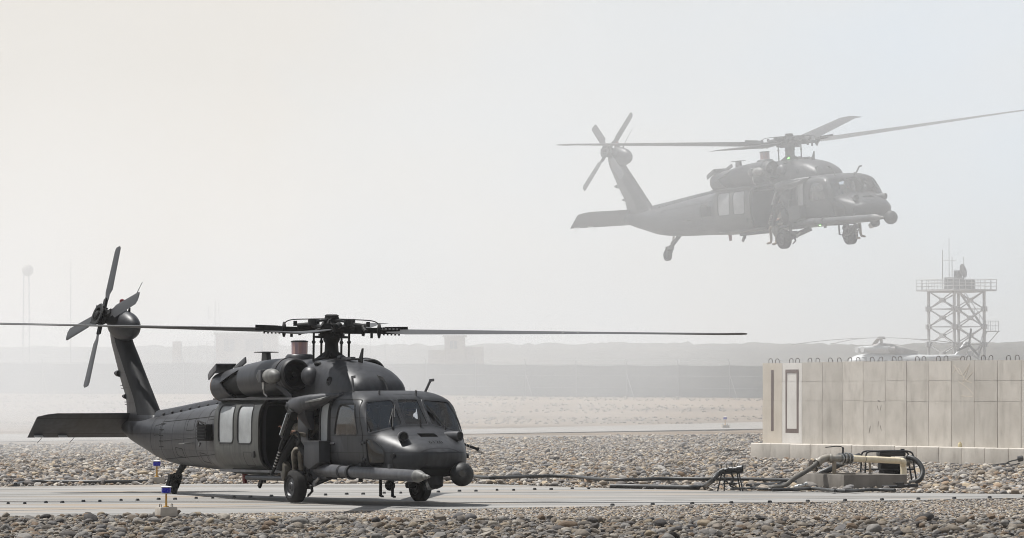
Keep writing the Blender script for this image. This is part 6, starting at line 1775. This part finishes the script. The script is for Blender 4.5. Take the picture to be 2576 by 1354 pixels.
hose('thick black hose slanting down behind the steel valve', pth([(2160, 1147, 103.2), (2140, 1156, 102.9), (2115, 1167, 102.6), (2085, 1181, 102.4), (2060, 1192, 102.4)]), .07)
hose('dark hose lying on stones beyond the pad, left of the far blue light', lay([(40, 1219), (70, 1213.5), (110, 1212), (200, 1213), (290, 1213), (375, 1211)], .07), .045, grp='hoses beyond the pad')
b = MB(); nz_ = at(2260, 1238, 98.2); nz_.z = .11
b.tube([(-.32, 0, 0), (.05, .02, .01), (.2, .03, .03)], .035, 10); b.lathe((-.36, 0, 0), (1, 0, 0), [(0, .02), (0, .045), (.05, .045), (.06, .03)], 12); b.box((.03, 0, .05), (.16, .1, .1)); b.bar((.1, 0, .06), (-.12, -.02, .09), .02, .02); b.tube([(.2, .03, .03), (.42, .1, .03)], .045, 10)
fnz = b.build('fuel_nozzle', M['frame_black']); fnz.location = nz_; tag(fnz, 'black fuel nozzle lying on the pad edge among stones', 'nozzle')
cp = empty('hose_coupling', at(2205, 1225, 99.0)); cp.location = (at(2210, 1226, 98.9).x - 1.75, 98.3, .06); cp.location = (at(2012, 1230, 99.2).x, 99.0, .08); tag(cp, 'loose bright metal hose coupling in front of the pit wall', 'coupling')
b = MB(); b.lathe((-.14, 0, 0), (1, .1, .25), [(0, .03), (.02, .045), (.08, .05), (.085, .06), (.11, .06), (.12, .045), (.24, .045), (.25, .065), (.3, .065), (.3, .03)], 14); b.build('coupling_body', M['steel'], cp)
b = MB(); b.bar((.02, 0, .07), (.06, 0, .13), .02, .02); b.bar((-.06, 0, .06), (-.05, 0, .1), .02, .02); b.build('cam_lever', M['valve_steel'], cp)
for (u, v0, v1, d, nm) in ((2098, 1164, 1196, 100.9, 'short weathered timber prop under the steel valve'), (2188, 1166, 1196, 101.9, 'thin timber prop under the middle of the cream pipe')):
    p = at(u, v1, d); b = MB(); b.box((0, 0, (v1 - v0) * d / FOC / 2 + .0), (.09 if u < 2150 else .055, .05, (v1 - v0) * d / FOC + .04)); o = b.build('timber_prop', M['wood'], bevel=.004); o.location = p; tag(o, nm, 'prop')

# portable pump in a tube frame
pump = empty('portable_pump', (at(2232, 1200, 104.6).x, 104.6, .03), .12); tag(pump, 'black portable fuel pump inside a tubular carrying frame behind the pit', 'pump')
for y in (-.26, .26):
    b = MB(); b.tube(smooth_path([(-.60, y, .02), (-.575, y, .45), (-.56, y, .70), (-.48, y, .775), (-.2, y, .78), (.2, y, .79), (.46, y, .775), (.55, y, .69), (.57, y, .45), (.62, y, .15), (.60, y, .04), (.50, y, .02)], 5), .021, 8); b.build('frame_tube', M['frame_black'], pump)
b = MB()
for x, z in ((-.56, .66), (.55, .66), (-.57, .36), (.58, .36), (-.2, .78), (.2, .79)): b.cyl((x, -.26, z), (x, .26, z), .018, n=8)
for y in (-.26, .26): b.cyl((-.58, y, .36), (.58, y, .36), .018, n=8)
b.build('cross_tube', M['frame_black'], pump)
b = MB(); b.box((.08, 0, .72), (.62, .44, .10)); b.build('fuel_tank', M['frame_black'], pump, bevel=.03)
b = MB(); b.box((.05, 0, .5), (.5, .4, .26)); b.box((-.1, -.1, .62), (.3, .2, .1)); b.build('engine', M['black'], pump, bevel=.03)
b = MB(); b.lathe((-.16, -.05, .27), (.9, .25, 0), [(0, .06), (0, .13), (.03, .16), (.26, .16), (.28, .14), (.36, .14), (.52, .15), (.55, .08)], 20); b.build('motor', M['black'], pump)
b = MB(); b.lathe((.5, -.05, .55), (1, 0, .0), [(-.12, .12), (0, .12), (.03, .06), (.12, .05), (.13, .06), (.18, .06)], 16); b.build('pump_head', M['valve_steel'], pump)
b = MB(); b.cyl((.33, -.12, .77), (.33, -.12, .84), .05, n=12); b.build('tank_cap', M['frame_black'], pump)
hose('thick dark hose arching out of the pump down to the stones', [Vector(p) for p in ((at(2282, 1150, 104.4)), at(2296, 1153, 104.3), at(2312, 1166, 104.2), at(2320, 1184, 104.1), at(2316, 1202, 104.0), at(2304, 1212, 104.0), at(2290, 1214, 104.2))], .058)

# nozzle stand
ns = empty('nozzle_stand', (at(1838, 1234, 98).x, 98.0, .03)); tag(ns, 'black metal stand holding an open-ended hose coupling at the pad edge', 'stand')
for (x0, x1, y) in ((-.30, -.20, -.18), (-.14, -.13, .12), (.26, .17, -.12), (.22, .14, .18)):
    b = MB(); b.bar((x0, y, -.02), (x1, y * .6, .40), .03, .03); b.build('leg', M['frame_black'], ns)
for x in (-.20, -.09):
    b = MB(); b.bar((x, -.1, .38), (x + .0, -.1, .60), .02, .02); b.build('upright', M['frame_black'], ns)
b = MB(); b.bar((-.24, -.1, .385), (.2, -.1, .40), .03, .04); b.bar((-.24, .08, .385), (.2, .08, .40), .03, .04); b.bar((-.18, -.14, .16), (.2, .1, .17), .02, .02); b.build('cross_bar', M['frame_black'], ns)
b = MB(); b.lathe((-.16, -.03, .44), (1, -.25, .10), [(0, .05), (.1, .055), (.12, .075), (.2, .075), (.21, .06), (.3, .06), (.31, .085), (.42, .09), (.43, .07), (.36, .065), (.36, .01)], 16); b.build('coupling', M['frame_black'], ns)
b = MB()
for k in range(4): b.cyl((.02 + k * .06, -.05, .52), (.02 + k * .06, -.05, .60 - .02 * (k % 2)), .008, n=6)
b.tube(smooth_path([(0, -.05, .40), (.05, -.1, .25), (-.02, -.12, .12), (.12, -.16, .05)], 5), .02, 8); b.tube(smooth_path([(-.15, 0, .35), (-.1, -.1, .2), (.1, -.1, .1), (.2, -.1, .02)], 5), .012, 6); b.build('chain', M['frame_black'], ns)
nh = MB(); rr = random.Random(3)
for k in range(7):
    q = [(rr.uniform(-.3, .1), rr.uniform(-.3, .3), .02), (rr.uniform(-.1, .3), rr.uniform(-.3, .3), .04), (rr.uniform(.2, .7), rr.uniform(-.3, .2), .03), (rr.uniform(.4, 1.0), rr.uniform(-.3, .1), .02)]
    nh.tube(smooth_path(q, 5), .018, 6)
no_ = nh.build('coiled_cable', M['frame_black']); no_.location = (at(1860, 1234, 97.6).x, 97.5, .06); tag(no_, 'tangle of thin black cable lying under the nozzle stand', 'cable')
# black fitting on the ledge at the frame edge
fp = W0 + WE * BW * 12.9 + Vector((-.906, -.42, 0)) * 1.15
b = MB(); b.tube(smooth_path([(-.5, 0, .02), (-.2, -.1, .06), (0, .05, .15), (.3, 0, .22)], 5), .02, 8); b.lathe((.22, 0, .22), (1, 0, .15), [(0, .03), (.02, .09), (.16, .09), (.18, .05)], 14); b.tube(smooth_path([(-.55, .1, .03), (-.1, .12, .09), (.1, .1, .05), (.3, .0, .1)], 5), .018, 8)
fo = b.build('hose_end', M['frame_black']); fo.location = fp; tag(fo, 'black hose end lying on stones at the foot of the wall, right frame edge', 'hose')

# ------------------------------------------------------------------ crew
def person(name, joints, edges, radii, suit, root_i=0):
    me = bpy.data.meshes.new(name); me.from_pydata(joints, edges, [])
    o = bpy.data.objects.new(name, me); COL.objects.link(o)
    md = o.modifiers.new('skin', 'SKIN'); md.use_smooth_shade = True
    sv = me.skin_vertices[0].data
    for i, r_ in enumerate(radii): sv[i].radius = (r_, r_) if not isinstance(r_, tuple) else r_
    sv[root_i].use_root = True
    ss = o.modifiers.new('sub', 'SUBSURF'); ss.levels = ss.render_levels = 1
    bpy.context.view_layer.update()
    res = bpy.data.meshes.new_from_object(o.evaluated_get(bpy.context.evaluated_depsgraph_get()))
    bpy.data.objects.remove(o)
    finish(res, 180)
    res.materials.clear(); res.materials.append(suit); res.materials.append(M['skin']); res.materials.append(M['boot'])
    return res

def seated(hands, knees, feet, suit, mname):
    J, E, Rd = [], [], []
    def add(p, r_, par=None):
        J.append(Vector(p)); Rd.append(r_)
        if par is not None: E.append((par, len(J) - 1))
        return len(J) - 1
    pel = add((0, 0, .11), (.16, .12)); sp = add((.0, 0, .32), (.15, .11), pel); ch = add((.02, 0, .50), (.175, .12), sp); nk = add((.03, 0, .64), .06, ch); hd = add((.05, 0, .74), (.08, .09), nk); tp = add((.05, 0, .86), (.085, .095), hd)
    for s, (hx, hy, hz), (kx, ky, kz), (fx_, fy, fz) in ((-1, *[t[0] for t in (hands, knees, feet)]), (1, *[t[1] for t in (hands, knees, feet)])):
        sh = add((.01, s * .20, .55), .07, ch)
        e_ = Vector((.10, s * .27, .33)).lerp(Vector((hx, hy, hz)), .25)
        el_ = add(e_, .05, sh); wr = add(Vector((hx, hy, hz)).lerp(e_, .12), .034, el_)
        d = (Vector((hx, hy, hz)) - e_).normalized(); sd = d.cross(Vector((0, 0, 1))).normalized() if abs(d.z) < .95 else Vector((0, 1, 0)); up = sd.cross(d)
        pm = add(Vector((hx, hy, hz)) + d * .05, (.040, .022), wr)
        for k, ln in enumerate((.065, .08, .075, .055)):
            f0 = add(J[pm] + d * .03 + sd * (k - 1.5) * .021, .010, pm); f1 = add(J[f0] + d * ln * .55 - up * .012, .0095, f0); add(J[f1] + d * ln * .35 - up * .03, .008, f1)
        t0 = add(J[pm] - sd * .045 - d * .01, .012, pm); add(J[t0] + d * .045 - sd * .015, .010, t0)
        hip = add((.02, s * .10, .08), .095, pel); kn = add((kx, ky, kz), .065, hip); an = add((fx_, fy, fz), .048, kn)
        add(Vector((fx_ + .03, fy, fz - .07)), .048, an); to_ = add(Vector((fx_ + .20, fy, fz - .09)), (.045, .035), len(J) - 1)
    me = person(mname, J, E, Rd, suit)
    hand_p = [J[i] for i in range(len(J)) if Rd[i] in (.010, .0095, .008, .012)] + [Vector(h) for h in hands]
    head = Vector((.09, 0, .76))
    for p in me.polygons:
        c = p.center
        if min((c - h).length for h in hand_p) < .06 or ((c - head).length < .11 and c.z < .80): p.material_index = 1
        elif c.z < feet[0][2] + .02 and c.x > feet[0][0] - .12: p.material_index = 2
    return me
def dress(me, name, label, helmet, visor, mw, grp):
    o = bpy.data.objects.new(name, me); COL.objects.link(o); o.matrix_world = mw
    tag(o, label, 'person', grp)
    b = MB(); b.ell((.03, 0, .82), (.145, .125, .135), 18, 12)
    keep = [f for f in b.f]
    hv = []
    for v in b.v:
        x, y, z = v
        if x > .10 and z < .81: x = .10 - (x - .10) * .2
        hv.append((x, y, z))
    b.v = hv; b.build('helmet', helmet, o)
    b = MB(); b.ell((.065, 0, .79), (.115, .105, .045), 16, 10); b.build('visor', visor, o)
    b = MB(); b.lathe((.02, -.125, .78), (0, 1, 0), [(0, .045), (.25, .045)], 12); b.build('ear_cups', helmet, o)
    b = MB(); b.loft([ring_se(z_, 0, .2, .13, .13, 3, 20) for z_ in (0, 1)]) if False else b.loft([[Vector((.02 + math.cos(a) * r1, math.sin(a) * r2, z)) for a in np.linspace(0, 2 * math.pi, 20, endpoint=False)] for z, r1, r2 in ((.28, .15, .185), (.42, .16, .2), (.56, .15, .19))]); b.build('vest', M['dark'] if helmet is M['helmet_dark'] else M['uniform'], o)
    return o
P_PILOT = seated([(.42, -.14, .36), (.42, .14, .36)], [(.42, -.14, .14), (.42, .14, .14)], [(.70, -.14, -.20), (.70, .14, -.20)], M['flight_suit'], 'pilot_body')
P_GUN = seated([(.44, -.10, .52), (.46, .12, .44)], [(.34, -.15, .10), (.36, .15, .06)], [(.30, -.17, -.30), (.34, .17, -.30)], M['uniform'], 'gunner_body')
P_LEG = seated([(.30, -.12, .26), (.30, .14, .26)], [(.40, -.14, .04), (.42, .14, .02)], [(.42, -.13, -.42), (.40, .14, -.46)], M['uniform'], 'sitter_body')
bpy.context.view_layer.update()
def on(h, p, deg): return h.matrix_world @ Matrix.Translation(p) @ Matrix.Rotation(R(deg), 4, 'Z')
for h, where, g in ((heli_a, 'the parked helicopter', 'crew of the parked helicopter'), (heli_b, 'the hovering helicopter', 'crew of the hovering helicopter')):
    dress(P_PILOT, 'person', 'person in a dark helmet in the starboard pilot seat of ' + where, M['helmet_dark'], M['visor'], on(h, (1.18, -.5, 1.01), 0), g)
    dress(P_PILOT, 'person', 'person in a dark helmet in the port pilot seat of ' + where, M['helmet_dark'], M['visor'], on(h, (1.18, .5, 1.01), 0), g)
dress(P_GUN, 'person', 'person in tan uniform behind the stowed door gun of the parked helicopter', M['helmet_dark'], M['visor'], on(heli_a, (-.30, -.84, .93), -88), 'crew of the parked helicopter')
dress(P_GUN, 'person', 'person with tan helmet and blue visor in the open cabin doorway', M['helmet_tan'], M['visor'], on(heli_a, (-1.55, -.45, .93), -75), 'crew of the parked helicopter')
dress(P_LEG, 'person', 'person sitting in the starboard door of the hovering helicopter, legs dangling', M['helmet_tan'], M['visor'], on(heli_b, (-.75, -.82, .58), -90), 'crew of the hovering helicopter')
dress(P_LEG, 'person', 'person sitting in the port door of the hovering helicopter, boots below the belly', M['helmet_tan'], M['visor'], on(heli_b, (.55, .86, .58), 90), 'crew of the hovering helicopter')

# ------------------------------------------------------------------ air: even haze, and dust blown up by the rotors
def vol_mat(name, col, dens, aniso):
    m = bpy.data.materials.new(name); n, l = nodes_of(m); n.remove(n['Principled BSDF'])
    v = n.new('ShaderNodeVolumePrincipled'); v.inputs['Color'].default_value = (*col, 1); v.inputs['Density'].default_value = dens; v.inputs['Anisotropy'].default_value = aniso
    l.new(v.outputs[0], n['Material Output'].inputs['Volume'])
    return m, v
hz_m, _ = vol_mat('even_haze', (.96, .965, .97), .00014, 0.1)
b = MB(); b.box((0, 4290, 14.5), (12020, 9440, 31.5)); hz_o = b.build('haze', hz_m, None)
tag(hz_o, 'pale dusty haze filling the whole air over the airfield', kind='stuff')

def dust_mat():
    m, v = vol_mat('rotor_dust', (.915, .925, .935), 0.0, 0.1)
    n, l = m.node_tree.nodes, m.node_tree.links
    t = n.new('ShaderNodeTexCoord')
    tot = None
    for (c, r_, dn) in DUST:
        sb_ = n.new('ShaderNodeVectorMath'); sb_.operation = 'SUBTRACT'; sb_.inputs[1].default_value = c; l.new(t.outputs['Object'], sb_.inputs[0])
        dv = n.new('ShaderNodeVectorMath'); dv.operation = 'DIVIDE'; dv.inputs[1].default_value = r_; l.new(sb_.outputs[0], dv.inputs[0])
        dt = n.new('ShaderNodeVectorMath'); dt.operation = 'DOT_PRODUCT'; l.new(dv.outputs[0], dt.inputs[0]); l.new(dv.outputs[0], dt.inputs[1])
        ng_ = n.new('ShaderNodeMath'); ng_.operation = 'MULTIPLY'; ng_.inputs[1].default_value = -1; l.new(dt.outputs['Value'], ng_.inputs[0])
        ex_ = n.new('ShaderNodeMath'); ex_.operation = 'POWER'; ex_.inputs[0].default_value = math.e; l.new(ng_.outputs[0], ex_.inputs[1])
        ml = n.new('ShaderNodeMath'); ml.operation = 'MULTIPLY'; ml.inputs[1].default_value = dn; l.new(ex_.outputs[0], ml.inputs[0])
        if tot is None: tot = ml.outputs[0]
        else:
            ad_ = n.new('ShaderNodeMath'); l.new(tot, ad_.inputs[0]); l.new(ml.outputs[0], ad_.inputs[1]); tot = ad_.outputs[0]
    z = n.new('ShaderNodeTexNoise'); z.inputs['Scale'].default_value = .085; z.inputs['Detail'].default_value = 2; l.new(t.outputs['Object'], z.inputs['Vector'])
    mr = n.new('ShaderNodeMapRange'); mr.inputs['From Min'].default_value = .3; mr.inputs['From Max'].default_value = .7; mr.inputs['To Min'].default_value = .3; mr.inputs['To Max'].default_value = 1.7; l.new(z.outputs[0], mr.inputs[0])
    f = n.new('ShaderNodeMath'); f.operation = 'MULTIPLY'; l.new(tot, f.inputs[0]); l.new(mr.outputs[0], f.inputs[1])
    l.new(f.outputs[0], v.inputs['Density'])
    return m
DUST = [((8, 124, 11), (12, 12, 6.0), .038), ((-24, 172, 6), (22, 38, 11), .0115), ((-28, 278, 4), (46, 40, 10), .013)]
b = MB(); b.box((-8, 222, 14.5), (150, 240, 29.6)); du = b.build('dust_cloud', dust_mat(), None); 
tag(du, 'cloud of pale tan dust blown up behind the pad and round the hovering helicopter', kind='stuff')
